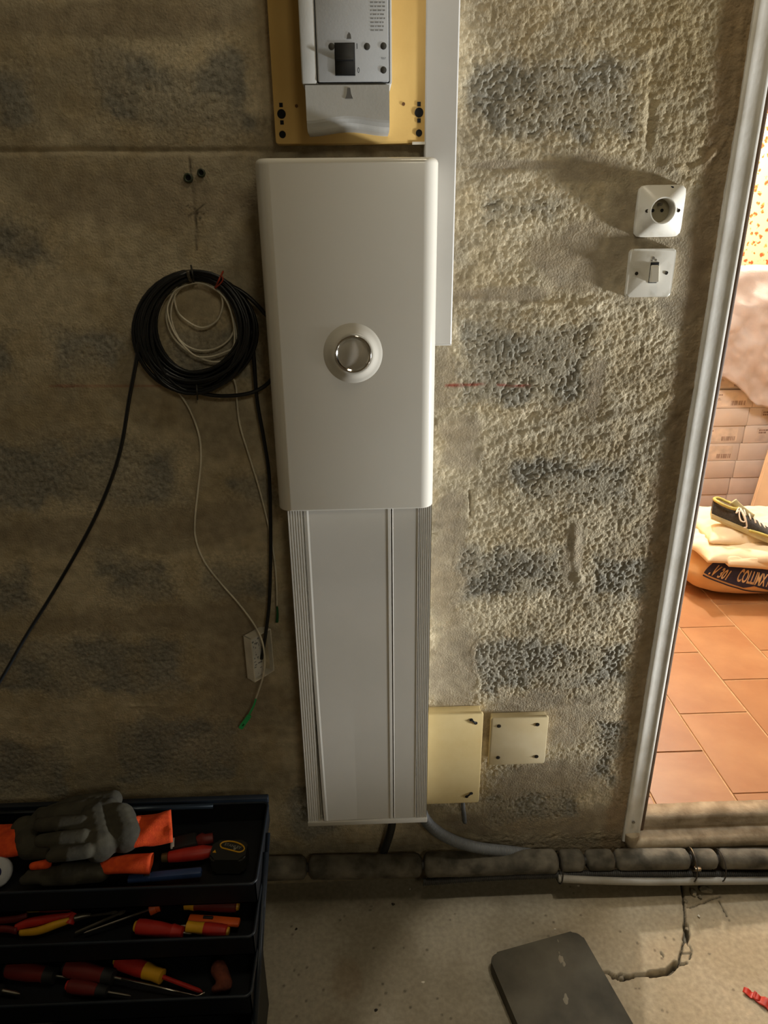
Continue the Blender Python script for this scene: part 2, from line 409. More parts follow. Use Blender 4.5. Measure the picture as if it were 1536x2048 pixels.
# --- rough faces of the concrete blocks that stand out of the wash ----------------------------
for bi, b in enumerate(BLOCKS):
    x0, z0, x1, z1 = block_rect(b)
    mgn = .022; s = .0022 if bi < 9 else .0032
    gx = np.arange(x0-mgn, min(x1+mgn, .63), s); gz = np.arange(max(z0-mgn, 0), z1+mgn, s)
    if len(gx) < 4: continue
    X, Z = np.meshgrid(gx, gz)
    sd = block_sd(bi, b, X, Z)
    w1 = worley(X*150+2.0*fbm(X*60, Z*60, 230, 2), Z*150+2*fbm(X*60, Z*60, 231, 2), 210+bi)
    p1 = vn(X*195, Z*195, 270+bi)*.65+vn(X*300, Z*300, 275+bi)*.35; dens = fbm(X*18, Z*18, 280+bi, 3)
    pit = 1-sst(.33, .44, p1+.35*(dens-.5))
    base, _sm = relief(X, Z)
    face = low(X, Z)+.0002+.0010*(.50-np.clip(w1, 0, 1))+.0012*(fbm(X*30, Z*30, 260+bi, 3)-.5)-.0022*pit
    e = sst(-.046, -.010, sd+.03*(fbm(X*40, Z*40, 330+bi, 3)-.5))
    Hb = face*(1-e)+(base+.0003)*e-.0016*sst(-.008, .006, sd)
    vis = sd < .006
    keep = vis[:-1, :-1] & vis[1:, :-1] & vis[:-1, 1:] & vis[1:, 1:]
    me, used = grid_mesh('block', X, -Hb, Z, keep)
    n = fbm(X*14, Z*14, 300+bi, 4)[..., None]
    g1 = np.array(lin((160, 155, 141))); g2 = np.array(lin((128, 124, 112)))
    e = e[..., None]; d_ = sst(.35, .7, dens)[..., None]
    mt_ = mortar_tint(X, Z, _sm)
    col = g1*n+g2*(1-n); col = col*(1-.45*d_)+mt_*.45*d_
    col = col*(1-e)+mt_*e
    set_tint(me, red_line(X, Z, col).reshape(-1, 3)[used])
    link('block', me, M_block, wall_back)

# --- other walls and ceiling of the garage ------------------------------------------------------
tag(box('wall_left', (-2.5, -3.7, 0), (-2.3, .22, 2.5), M_plain), 'bare block wall of the garage left side', kind='structure')
tag(box('wall_right', (4.8, -3.7, 0), (5.0, .22, 2.5), M_plain), 'bare block wall of the garage right side', kind='structure')
tag(box('wall_front', (-2.5, -3.9, 0), (5.0, -3.7, 2.5), M_plain), 'bare block wall behind the viewer', kind='structure')
tag(box('ceiling', (-2.5, -3.9, 2.5), (5.0, 3.2, 2.6), M_ceil), 'plain grey ceiling above both rooms', kind='structure')

# --- concrete floor with its crack ----------------------------------------------------------------
def FP(px, py): q = G(px, py, 0); return (q.x, q.y)
CR = [([(1362, 1758), (1366, 1790), (1370, 1822), (1371, 1850)], .0022, .008), ([(1371, 1850), (1374, 1868), (1371, 1880)], .0060, .018), ([(1371, 1880), (1362, 1905), (1358, 1925)], .0018, .008), ([(1371, 1878), (1384, 1900), (1378, 1918), (1382, 1905)], .0012, .005),
      ([(1362, 1908), (1380, 1906)], .0012, .005), ([(1374, 1925), (1352, 1932), (1340, 1945)], .0018, .01), ([(1352, 1928), (1335, 1944), (1300, 1948)], .0060, .02), ([(1300, 1948), (1270, 1950), (1242, 1958), (1215, 1944), (1205, 1944)], .0036, .014), ([(1225, 1955), (1240, 1948), (1262, 1952)], .002, .008),
      ([(1375, 1815), (1420, 1798), (1442, 1790)], .0016, .006), ([(1438, 1800), (1455, 1832)], .0018, .004), ([(1322, 1905), (1328, 1914)], .0016, .004)]
fx0, fx1, fy0, fy1, fs = -.95, 1.15, -.62, .012, .0026
xs = np.linspace(fx0, fx1, int((fx1-fx0)/fs)); ys = np.linspace(fy0, fy1, int((fy1-fy0)/fs))
X, Y = np.meshgrid(xs, ys)
hf = .0030*(fbm(X*4, Y*4, 401, 3)-.5)+.0012*(fbm(X*40+Y*30, Y*40-X*20, 405, 3)-.5)+.0010*(vn(X*160, Y*160, 409)-.5)*sst(.4, .7, fbm(X*6, Y*6, 411, 2)+.15*(X > .45))
cr = np.zeros_like(X)
for pts, w, dp in CR:
    d = poly_dist(X+.004*(fbm(X*60, Y*60, 420, 2)-.5), Y+.004*(fbm(X*60, Y*60, 421, 2)-.5), [FP(*p) for p in pts])
    k = np.exp(-(d/w)**6); hf = hf-dp*1.8*k; cr = np.maximum(cr, k)
cut = FP(1364, 1790)[0]
hf = hf-.0025*sst(cut, cut+.004, X)*sst(-.20, -.17, Y)
hf = np.minimum(hf, .0005)
me, used = grid_mesh('floor', X, Y, hf)
a = np.array(lin((176, 168, 150))); b = np.array(lin((150, 141, 122))); c = np.array(lin((186, 166, 132)))
t = sst(.3, .7, fbm(X*5, Y*5, 430, 4))[..., None]; rt = sst(.35, .6, X)[..., None]
col = a*(1-t)+b*t; col = col*(1-.5*rt)+c*.5*rt
spk = (1-sst(.05, .11, worley(X*26, Y*26, 440)))*sst(.72, .76, vn(X*26, Y*26, 441)); col = col*(1-.5*spk[..., None])
edge = sst(-.11, -.05, Y+.03*(fbm(X*20, Y*20, 443, 3)-.5))[..., None]; col = col*(1-.45*edge)+np.array(lin((84, 74, 54)))*.45*edge  # dark strip by the wall is the pipe bundle's shadow, painted in
st_ = (1-sst(.4, 1, np.hypot((X-FP(690, 1960)[0])/.05, (Y-FP(690, 1960)[1])/.06)+.5*(fbm(X*30, Y*30, 445, 3)-.5)))[..., None]
col = col*(1-.3*st_)+np.array(lin((120, 88, 48)))*.3*st_
col = col*(1-.88*cr[..., None])
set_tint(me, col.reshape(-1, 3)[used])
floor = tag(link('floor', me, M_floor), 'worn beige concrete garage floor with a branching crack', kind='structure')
bm = bmesh.new()
bx(bm, (-2.5, -3.9, -.2), (5.0, .22, -.03)); bx(bm, (-2.5, -3.9, -.05), (5.0, -.62, 0)); bx(bm, (-2.5, -.62, -.05), (-.95, .02, 0)); bx(bm, (1.15, -.62, -.05), (5.0, .02, 0))
frombm('slab', bm, mat('slab_concrete', (165, 155, 135), .9, c2=(140, 130, 110), nscale=8, bump=.3), floor)

# --- the tiled room behind the doorway --------------------------------------------------------------
ZR = .16
M_tile = mat('terracotta_tile', (170, 118, 72), .42, c2=(152, 99, 56), nscale=5, bump=.10, bscale=60, spec=.5, detail=10)
M_tile2 = mat('terracotta_tile_pale', (176, 126, 80), .42, c2=(158, 105, 62), nscale=6, bump=.10, bscale=60, detail=10)
M_grout = mat('tile_grout', (214, 176, 132), .9, c2=(196, 156, 112), nscale=60)
room_floor = tag(box('floor_tiled', (.40, .055, .06), (3.2, 3.2, ZR-.003), M_grout), 'orange terracotta tiled floor of the next room', kind='structure')
tw, tl, gp = .2145, .325, .005
bm = bmesh.new(); bx(bm, (gp/2, gp/2, -.008), (tw-gp/2, tl-gp/2, 0)); bmesh.ops.bevel(bm, geom=[e for e in bm.edges if all(v.co.z == 0 for v in e.verts)], offset=.0012, segments=1, affect='EDGES')
bmesh.ops.recalc_face_normals(bm, faces=bm.faces); tme = bpy.data.meshes.new('tile'); bm.to_mesh(tme); bm.free(); tme.materials.append(M_tile)
tme2 = tme.copy(); tme2.materials.clear(); tme2.materials.append(M_tile2)
for i in range(-1, 8):
    x = .951+i*tw-tw
    if x < .40 or x > 2.3: continue
    off = .084 if i % 2 == 1 else .084-tl/2
    for j in range(-1, 7):
        y = off+j*tl
        if y+tl < .06 or y > 2.25: continue
        o = bpy.data.objects.new('tile', random.choice((tme, tme2))); COL.objects.link(o)
        lo = max(y, .055)
        o.location = (x, lo, ZR+random.uniform(-.0005, .0004)); o.scale = (1, (y+tl-lo)/tl, 1); o.parent = room_floor
# wallpaper: pale cream sprinkled with orange sprigs
mw = bpy.data.materials.new('sprigged_wallpaper'); mw.use_nodes = True; nt = mw.node_tree; b = nt.nodes['Principled BSDF']; b.inputs['Roughness'].default_value = .8
tc = nt.nodes.new('ShaderNodeTexCoord')
v1 = nt.nodes.new('ShaderNodeTexVoronoi'); v1.inputs['Scale'].default_value = 34; n1 = nt.nodes.new('ShaderNodeTexNoise'); n1.inputs['Scale'].default_value = 70; n1.inputs['Detail'].default_value = 3
ad = nt.nodes.new('ShaderNodeVectorMath'); ad.operation = 'MULTIPLY_ADD'; ad.inputs[1].default_value = (.03, .03, .03)
nt.links.new(tc.outputs['Object'], n1.inputs['Vector']); nt.links.new(n1.outputs['Color'], ad.inputs[0]); nt.links.new(tc.outputs['Object'], ad.inputs[2]); nt.links.new(ad.outputs[0], v1.inputs['Vector'])
rp = nt.nodes.new('ShaderNodeValToRGB'); e = rp.color_ramp.elements; e[0].position = .24; e[0].color = lin((190, 84, 40))+(1,); e[1].position = .40; e[1].color = lin((228, 198, 154))+(1,)
x2 = rp.color_ramp.elements.new(.31); x2.color = lin((206, 150, 66))+(1,)
nt.links.new(v1.outputs['Distance'], rp.inputs['Fac']); nt.links.new(rp.outputs['Color'], b.inputs['Base Color'])
tag(box('wall_room_back', (.40, 2.35, 0), (3.2, 2.5, 2.5), mw), 'cream wallpaper with small orange sprigs on the far wall', kind='structure')
M_rw = mat('room_plaster', (226, 200, 164), .9, nscale=8)
tag(box('wall_room_right', (3.0, .22, 0), (3.2, 2.35, 2.5), M_rw), 'cream plastered wall of the tiled room right side', kind='structure')
tag(box('wall_room_left', (.30, .22, 0), (.40, 2.5, 2.5), M_rw), 'cream plastered wall of the tiled room left side', kind='structure')

# --- door frame: painted metal jamb and concrete sill ---------------------------------------------------
M_jamb = mat('grey_white_paint', (226, 223, 214), .7, c2=(204, 198, 184), nscale=16, bump=.12, bscale=120, detail=10, nmin=.25, nmax=.55)
M_jdark = mat('jamb_dark_edge', (112, 88, 66), .6, c2=(88, 66, 48), nscale=30)
M_sill = mat('sill_cement', (182, 164, 136), .85, c2=(136, 118, 92), nscale=24, bump=.5, bscale=140, detail=9)
jz0, jz1 = .108, 2.12
tr = thing('trim_1', (.655, 0, .0), 'grey painted metal door jamb with worn edges beside the wall', kind='structure')
prof = [(.6325, .012), (.6325, -.0055), (.6350, -.0078), (.6385, -.0083), (.6420, -.0083), (.6450, -.0081), (.6640, -.0062), (.6660, -.0072), (.6700, -.0082), (.6735, -.0068), (.6745, .012)]
bm = bmesh.new(); lo = [bm.verts.new((x, y, jz0)) for x, y in prof]; hi = [bm.verts.new((x, y, jz1)) for x, y in prof]; n = len(prof)
for i in range(n-1): bm.faces.new((lo[i], lo[i+1], hi[i+1], hi[i]))
bm.faces.new((lo[-1], lo[0], hi[0], hi[-1])); bm.faces.new(lo); bm.faces.new(hi[::-1])
frombm('jamb', bm, M_jamb, tr, True, True)
box('rebate', (.6735, -.006, .14), (.682, .205, jz1), M_jdark, tr, .002)
box('head', (.674, -.013, 2.08), (1.52, .21, 2.12), M_jamb, tr, .002)
box('jamb_far', (1.50, -.013, .14), (1.54, .21, 2.12), M_jamb, tr, .002)
lathe('screw', [(.0042, 0), (.0042, .0010), (.0030, .0016), (.0012, .0008)], mat('dull_steel', (150, 146, 138), .4, .9), tr, 12, 'Y', (.651, -.0100, P(1271, 1645, -.011).z))
# rolled foot of the jamb that turns into the sill
q = [Vector((.6535, -.004, .135)), Vector((.6545, -.006, .112)), Vector((.662, -.008, .098)), Vector((.680, -.008, .092)), Vector((.72, -.008, .091))]
tube('jamb_foot', catmull(q, 6), lambda i, t: .0185-.006*t, M_sill, tr, 12)
sill = thing('trim_2', (1.1, .0, .06), 'worn cement door sill below the orange tiles', kind='structure')
def strip(name, prof, x0, x1, m, parent, amp=.0015, n=120, seed=5):
    V = []; F = []; k = len(prof)
    for i in range(n+1):
        x = x0+(x1-x0)*i/n
        for j, (y, z) in enumerate(prof):
            a = amp*(fb1(x*30.+j, j*3.3+seed, seed, 3)-.5)*2
            V.append((x, y+a, z+a))
    for i in range(n):
        for j in range(k-1): F.append((i*k+j, (i+1)*k+j, (i+1)*k+j+1, i*k+j+1))
    F.append(tuple(range(k))); F.append(tuple(n*k+j for j in range(k-1, -1, -1)))
    return new(name, V, F, m, parent, True)
strip('sill_nose', [(.05, .086), (-.010, .086), (-.020, .090), (-.024, .100), (-.022, .112), (-.012, .121), (.004, .124), (.012, .1235), (.016, .128), (.018, .148), (.024, .156), (.060, .1605), (.062, .12)], .662, 1.52, M_sill, sill)

# ================================================================== THINGS ON THE WALL
M_white = mat('glossy_white_plastic', (214, 210, 199), .16, c2=(209, 204, 192), nscale=3, spec=.5)
M_pvc = mat('matt_white_pvc', (212, 208, 199), .48, c2=(204, 200, 190), nscale=4, bump=.03, bscale=500)
M_pvc2 = mat('white_pvc_duct', (200, 198, 194), .5, c2=(190, 188, 184), nscale=5)
M_gap = mat('dark_gap', (22, 21, 19), .8)
M_chrome = mat('chrome', (225, 222, 214), .12, 1.0)
M_blacks = mat('black_plastic', (26, 27, 28), .42, c2=(20, 21, 22), nscale=30)
M_ochre = mat('yellowed_board', (218, 182, 110), .5, c2=(204, 166, 94), nscale=7, bump=.05)
M_grey = mat('breaker_grey', (190, 190, 187), .5, c2=(180, 180, 176), nscale=12, bump=.05, bscale=300)
M_grey2 = mat('breaker_grey_dark', (178, 180, 182), .5, c2=(168, 170, 171), nscale=12, bump=.05, bscale=300)
M_ivory = mat('yellowed_ivory', (212, 192, 142), .5, c2=(198, 174, 120), nscale=7, bump=.08, bscale=90, detail=9)
M_ivory2 = mat('ivory_plastic', (212, 198, 164), .5, c2=(194, 176, 136), nscale=9, bump=.06, bscale=90, detail=9)
M_wh2 = mat('switch_white', (224, 220, 208), .35, c2=(202, 196, 180), nscale=40, detail=10, nmin=.28, nmax=.45)
M_steel = mat('screw_steel', (120, 112, 98), .45, .8)
M_dk = mat('hole_dark', (14, 13, 12), .9)
M_fog = mat('socket_beige', (170, 160, 134), .5, c2=(150, 140, 112), nscale=30)

def decal(name, s, size, cx, cz, y, m, parent, shear=0., bold=0., sx=1., thick=.0004):
    """flat lettering on a plane facing -y"""
    V, F = text_data(s, size, shear, bold, sx)
    return new(name, [(cx+x, y-thick, cz+z) for x, z in V], F, m, parent)

# ---- main circuit breaker on its yellowed board
ybd = -.030
q0, q1 = P(535, 0, ybd), P(853, 286, ybd); zb = q1.z; xl, xr = -.128, .1155
br = thing('circuit_breaker', (0, 0, zb), 'grey main circuit breaker on a yellowed mounting board above the white cover', 'circuit breaker')
bd = prism('mounting_board', rrect(xl, xr, zb, 2.02, .004, 3), ybd, -.002, M_ochre, br, .0015)
for (px, py, r) in ((563, 228, .0068), (565, 269, .0054), (838, 225, .0070), (838, 266, .0052)):
    c = P(px, py, ybd); lathe('mounting_hole', [(r, -.003), (r, .0004), (r*.94, .0008), (r*.9, .0002), (.0001, .0001)], M_dk, bd, 18, 'Y', (c.x, ybd, c.z))
for (px, py) in ((562, 210), (564, 245), (838, 208), (838, 241)):
    c = P(px, py, ybd); box('keyhole_slot', (c.x-.0028, ybd-.0006, c.z-.003), (c.x+.0028, ybd+.001, c.z+.003), M_dk, bd)
for (px, py) in ((593, 212), (807, 208)):
    c = P(px, py, ybd); lathe('pin_mark', [(.0026, -.001), (.0026, .0006), (.0001, .0007)], mat('brown_mark', (110, 72, 30), .7), bd, 12, 'Y', (c.x, ybd, c.z))
c = P(838, 285, ybd); box('label_tab', (c.x-.011, ybd-.001, c.z-.003), (c.x+.010, ybd+.001, c.z+.001), M_wh2, bd)
yf = -.098
L = lambda px, py, y=yf: P(px, py, y)
a, b_ = L(604, 168), L(784, 168)
zs0 = L(690, 168).z
# main body
prism('breaker_body', rrect(a.x, b_.x, zs0, 1.99, .003, 3), yf+.004, ybd, M_grey, br, .001)
f0, f1 = L(636, 165), L(777, 3)
prism('face_gap', rrect(f0.x-.0012, b_.x-.003, zs0+.0012, 1.988, .002, 2), yf+.0030, yf+.006, M_gap, br)
fp = prism('faceplate', rrect(f0.x, b_.x-.0046, zs0+.0026, 1.987, .002, 3), yf, yf+.006, M_grey2, br, .0008)
prism('side_cheek', rrect(a.x, f0.x-.0022, zs0, 1.99, .002, 3), yf+.0005, yf+.006, M_grey, br, .0008)
# lower terminal cover with a bulging foot
bot = L(700, 262).z
V = []; F = []
cols = 17; prof = [(0.0, ybd, 0.0), (0.0, yf+.016, 0.0), (.006, yf+.004, 0), (.016, yf, 0), (1, yf, 0), (1, ybd, 0)]
zt = zs0-.0012
for i in range(cols):
    t = i/(cols-1); x = a.x+.004*(1-t)+(b_.x-a.x-.0045)*t+.0005
    dip = .006*math.sin(math.pi*t)**2
    zz = bot+dip
    for (y, z) in ((ybd, zz), (yf+.020, zz), (yf+.010, zz+.0015), (yf+.0035, zz+.0050), (yf+.0008, zz+.0105), (yf, zz+.0140), (yf, zt), (ybd, zt)): V.append((x, y, z))
k = 8
for i in range(cols-1):
    for j in range(k): F.append((i*k+j, i*k+(j+1) % k, (i+1)*k+(j+1) % k, (i+1)*k+j))
F.append(tuple(range(k-1, -1, -1))); F.append(tuple((cols-1)*k+j for j in range(k)))
lc = new('terminal_cover', V, F, M_grey, br); tag(lc, 'pale grey terminal cover with a curved foot')
c = L(698, 188); prism('seal_mark', [(c.x-.0022, c.z+.008), (c.x+.0022, c.z+.008), (c.x+.003, c.z), (c.x+.006, c.z-.006), (c.x-.006, c.z-.006), (c.x-.003, c.z)], yf-.0005, yf+.001, mat('seal_grey', (96, 94, 90), .5), lc, .0002, 1)
# toggle
t0, t1 = L(672, 150), L(708, 87)
box('toggle_recess', (t0.x-.001, yf-.0006, t0.z-.001), (t1.x+.001, yf+.003, t1.z+.001), M_gap, br)
tm = (t0.z+t1.z)/2
tg = prism('toggle', [(t0.x, t0.z), (t1.x, t0.z), (t1.x, t1.z), (t0.x, t1.z)], yf-.0015, yf+.002, M_blacks, br, .0006)
box('toggle_ridge', (t0.x+.001, yf-.0040, tm-.0022), (t1.x-.001, yf-.001, tm+.0012), M_blacks, tg, .0008)
for (px, py, r) in ((663, 93, .0046), (734, 93, .0046), (767, 92, .0046), (767, 140, .0046)):
    c = L(px, py); lathe('button', [(r, -.001), (r, .0003), (r*.85, .0006), (.0001, .0007)], mat('button_dark', (62, 60, 54), .5), br, 16, 'Y', (c.x, yf, c.z))
c = L(698, 73); prism('arrow_mark', [(c.x-.0035, c.z-.003), (c.x+.0035, c.z-.003), (c.x+.0025, c.z+.003), (c.x, c.z+.0055), (c.x-.0025, c.z+.002)], yf-.0005, yf+.001, mat('seal_grey', (96, 94, 90), .5), br, .0002, 1)
M_ink = mat('grey_ink', (34, 34, 34), .7)
c = L(714, 93); decal('on_mark', 'I', .010, c.x, c.z, yf, M_ink, fp)
c = L(717, 141); decal('off_mark', '0', .010, c.x, c.z, yf, M_ink, fp, sx=.7)
c = L(767, 117); decal('test_mark', 'TEST', .0034, c.x, c.z, yf, M_ink, fp)
u, v = L(741, 70), L(770, 8)
# the small print is one flat sheet of marks
V = []; F = []
z = v.z+.035
while z > u.z+.004:
    x = u.x
    while x < v.x-.002:
        x1 = min(x+random.uniform(.002, .006), v.x); k = len(V)
        V += [(x, yf-.0003, z), (x1, yf-.0003, z), (x1, yf-.0003, z+.0016), (x, yf-.0003, z+.0016)]; F.append((k, k+1, k+2, k+3)); x = x1+.0012
    z -= .0048
new('small_print', V, F, mat('faint_ink', (140, 140, 138), .7), fp)

# ---- narrow white cable duct right of the breaker
dk = thing('cable_duct', (.135, 0, P(903, 688, -.032).z), 'narrow white plastic cable duct running up beside the breaker board', 'cable duct')
dz = P(903, 688, -.032).z; dx1 = P(903, 688, -.032).x; dx0 = dx1-.052
box('duct_base', (dx0+.0015, -.024, dz+.001), (dx1-.0015, -.001, 2.45), M_pvc2, dk)
bm = bmesh.new(); pr = [(dx0, -.010), (dx0, -.0305), (dx0+.002, -.032), (dx1-.002, -.032), (dx1, -.0305), (dx1, -.004), (dx1-.0016, -.004), (dx1-.0016, -.026), (dx0+.0016, -.026), (dx0+.0016, -.010)]
lo = [bm.verts.new((x, y, dz)) for x, y in pr]; hi = [bm.verts.new((x, y, 2.45)) for x, y in pr]; n = len(pr)
for i in range(n): bm.faces.new((lo[i], lo[(i+1) % n], hi[(i+1) % n], hi[i]))
bm.faces.new(lo); bm.faces.new(hi[::-1]); frombm('duct_lid', bm, M_pvc2, dk)
box('end_cap', (dx0, -.0322, dz-.0025), (dx1, -.001, dz), M_pvc2, dk, .0008)

# ---- wide white trunking (panel with two lids, ribbed side rails and a foot cap)
yc = -.090
tz0 = P(736, 1640, yc).z; tx0, tx1 = -.1425, .1275
tk = thing('wall_trunking', (0, 0, tz0), 'tall white ribbed trunking below the glossy cover, ending above the floor pipes', 'trunking')
ztop = P(700, 1000, yc).z+.10
def rail(x0, x1, name, ribs):
    pr = [(x0, -.002), (x0, yc+.004)]
    w = (x1-x0)/ribs
    for i in range(ribs):
        xa = x0+i*w; pr += [(xa+w*.12, yc), (xa+w*.62, yc), (xa+w*.70, yc+.0022), (xa+w*.95, yc+.0022)]
    pr += [(x1, yc), (x1, -.002)]
    bm = bmesh.new(); lo = [bm.verts.new((x, y, tz0)) for x, y in pr]; hi = [bm.verts.new((x, y, ztop)) for x, y in pr]; n = len(pr)
    for i in range(n): bm.faces.new((lo[i], lo[(i+1) % n], hi[(i+1) % n], hi[i]))
    bm.faces.new(lo); bm.faces.new(hi[::-1]); return frombm(name, bm, M_pvc, tk)
rail(tx0, tx0+.0290, 'side_rail', 6)
rail(tx1-.0235, tx1, 'side_rail', 6)
box('trunking_back', (tx0+.027, yc+.014, tz0+.001), (tx1-.022, -.002, ztop), M_pvc, tk)
# main lid: shallow dished panel, its lower left edge stands slightly off the rail
def lid(name, x0, x1, gapl, rb=.006):
    nz = 24; V = []; F = []
    pr = [(0, .008), (0, .0008), (.0008, .0002), (rb, 0), (rb*1.6, .0005), (.5, .0005), (-rb*1.6, .0005), (-rb, 0), (-.0008, .0002), (0, .0008), (0, .008)]
    k = len(pr)
    for i in range(nz+1):
        t = i/nz; z = tz0+.0025+(ztop-tz0-.004)*t; g = gapl*max(0, 1-t/.55)**1.5
        for j, (u, d) in enumerate(pr):
            x = (x0+u+g*(1 if j < 6 else 0)) if j < 5 else ((x0+x1)/2 if j == 5 else x1+u)
            V.append((x, yc+d-g*.25*(1 if j < 5 else 0), z))
    for i in range(nz):
        for j in range(k-1): F.append((i*k+j, i*k+j+1, (i+1)*k+j+1, (i+1)*k+j))
    F.append(tuple(range(k-1, -1, -1))); F.append(tuple(nz*k+j for j in range(k)))
    return new(name, V, F, M_pvc, tk, False)
xs_ = P(785, 1330, yc).x
lid('lid', tx0+.0300, xs_-.0008, .006); lid('lid', xs_+.0008, tx1-.0242, 0, .0012)
fc = prism('foot_cap', [(tx0-.001, tz0-.010), (tx1+.001, tz0-.010), (tx1+.001, tz0+.0015), (tx0-.001, tz0+.0015)], yc-.0035, -.001, M_pvc, tk, .0015)

# ---- glossy white cover
yk = -.140
cz1, cz0 = P(690, 314, yk).z, P(700, 1021, yk).z; cx0, cx1 = -.1525, .1255
cv = thing('distribution_board_cover', (0, 0, cz0), 'glossy white rectangular cover with a round chrome lock over the trunking', 'cover')
def half_profile(x0, x1, off):
    """U-shaped plan: sides run back to the wall, front corners rolled"""
    rr = .024; pr = [(x0+off, -.034)]
    for i in range(9):
        a = R(180+90*i/8); pr.append((x0+rr+(rr-off)*math.cos(a), yk+rr+(rr-off)*math.sin(a)))
    for i in range(9):
        a = R(270+90*i/8); pr.append((x1-rr+(rr-off)*math.cos(a), yk+rr+(rr-off)*math.sin(a)))
    pr.append((x1-off, -.034)); return pr
rings = []
rt_ = .0085
for i in range(7): a = R(90*i/6); rings.append((cz0+rt_*(1-math.sin(a))*.55, rt_*(1-math.cos(a))) if False else (cz0+.004*(1-math.cos(a)), .004*(1-math.sin(a))))
for i in range(7): a = R(90*i/6); rings.append((cz1-rt_+rt_*math.sin(a), rt_*(1-math.cos(a))))
V = []; F = []
for z, off in rings: V += [(x, y, z) for x, y in half_profile(cx0, cx1, off)]
k = 20
for i in range(len(rings)-1):
    for j in range(k): F.append((i*k+j, i*k+(j+1) % k, (i+1)*k+(j+1) % k, (i+1)*k+j))
F.append(tuple(range(k-1, -1, -1))); F.append(tuple((len(rings)-1)*k+j for j in range(k)))
bm = bmesh.new(); vs = [bm.verts.new(v) for v in V]
for f in F: bm.faces.new([vs[i] for i in f])
frombm('shell', bm, M_white, cv, True, True)
box('back_box', (-.118, -.036, cz0+.02), (.092, -.006, cz1-.02), M_pvc, cv)
lk = P(706, 707, yk); C0 = (lk.x, yk, lk.z)
lathe('lock_collar', [(.0500, -.0008), (.0480, .0003), (.0440, .0014), (.0400, .0032), (.0365, .0052), (.0335, .0068), (.0310, .0075), (.0295, .0070)], M_white, cv, 64, 'Y', C0)
ring = lathe('lock_ring', [(.0300, .004), (.0300, .0084), (.0292, .0092), (.0272, .0092), (.0252, .0072), (.0246, .0066)], M_chrome, cv, 64, 'Y', C0)
lathe('lock_disc', [(.0250, .003), (.0250, .0068), (.0240, .0073), (.0001, .0075)], mat('lock_pearl', (206, 200, 188), .3, 0, nscale=10), cv, 48, 'Y', C0)

# ---- ivory junction boxes
def plate_box(name, label, px, d, m, cat='junction box'):
    xs = [P(*p, -d).x for p in px]; zs = [P(*p, -d).z for p in px]
    x0, x1, z0, z1 = (xs[0]+xs[3])/2, (xs[1]+xs[2])/2, (zs[2]+zs[3])/2, (zs[0]+zs[1])/2
    t = thing(name, ((x0+x1)/2, 0, z0), label, cat)
    box('box_body', (x0+.004, -d+.004, z0+.004), (x1-.004, 0, z1-.004), m, t, .002)
    prism('lid', rrect(x0, x1, z0, z1, .006, 4), -d, -d+.007, m, t, .0018)
    return t, x0, x1, z0, z1
jb, x0, x1, z0, z1 = plate_box('junction_box', 'large yellowed junction box half hidden by the trunking', [(800, 1429), (968, 1427), (957, 1606), (800, 1610)], .032, M_ivory)
for (px, py, s) in ((947, 1443, 1), (938, 1590, -1)):
    c = P(px, py, -.032); o = []
    for dx in (-.0052, .0052):
        o.append(lathe('screw_slot', [(.0042, -.002), (.0042, .0003), (.0038, .0006), (.0001, .0003)], M_dk, jb, 14, 'Y', (c.x+dx, -.032, c.z-s*dx*.9)))
    tube('slot', [Vector((c.x-.005, -.0318, c.z+s*.0045)), Vector((c.x+.005, -.0318, c.z-s*.0045))], .0022, M_dk, jb, 8)
jb2, x0, x1, z0, z1 = plate_box('junction_box', 'small square ivory junction box with four corner screws', [(980, 1436), (1095, 1433), (1092, 1530), (978, 1528)], .024, M_ivory2)
for (px, py) in ((998, 1452), (1075, 1449), (996, 1515), (1073, 1513)):
    c = P(px, py, -.024)
    s = lathe('screw', [(.0048, -.002), (.0048, .0006), (.0036, .0010), (.0001, .0004)], mat('screw_dark', (58, 50, 38), .5, .5), jb2, 14, 'Y', (c.x, -.024, c.z))
    box('screw_slot', (c.x-.0038, -.0256, c.z-.0007), (c.x+.0038, -.0248, c.z+.0007), M_dk, s)

# ---- wall socket
def corners(px, y): return [P(*p, y) for p in px]
q = corners([(1281, 370), (1374, 369), (1361, 474), (1267, 474)], -.008)
sx0, sx1, sz0, sz1 = (q[0].x+q[3].x)/2, (q[1].x+q[2].x)/2, (q[2].z+q[3].z)/2, (q[0].z+q[1].z)/2
so = thing('wall_socket', ((sx0+sx1)/2, 0, sz0), 'square white wall socket with round well above the light switch', 'socket')
wc = P(1326, 421, -.026); WX, WZ, WR = wc.x, wc.z, .0205
# plate: rounded square rising in four facets to the ring of the well
N = 48
def sq(r, i):
    a = 2*math.pi*(i+.5)/N; c, s = math.cos(a), math.sin(a); p = 9.
    m = (abs(c)**p+abs(s)**p)**(-1/p); return r*c*m, r*s*m
cxm, czm = (sx0+sx1)/2, (sz0+sz1)/2; hw, hh = (sx1-sx0)/2, (sz1-sz0)/2
rings = []
for (f, y) in ((1., 0.), (1., -.006), (.985, -.0085), (.95, -.0098)): rings.append([(cxm+sq(1, i)[0]*hw*f, y, czm+sq(1, i)[1]*hh*f) for i in range(N)])
for (r, y) in ((WR*1.10, -.0245), (WR*1.05, -.0265), (WR*.98, -.0265), (WR*.94, -.0245), (WR*.93, -.0045)):
    rings.append([(WX+r*math.cos(2*math.pi*(i+.5)/N), y, WZ+r*math.sin(2*math.pi*(i+.5)/N)) for i in range(N)])
V = [v for r in rings for v in r]; F = []
for i in range(len(rings)-1):
    for j in range(N): F.append((i*N+j, i*N+(j+1) % N, (i+1)*N+(j+1) % N, (i+1)*N+j))
bm = bmesh.new(); vs = [bm.verts.new(v) for v in V]
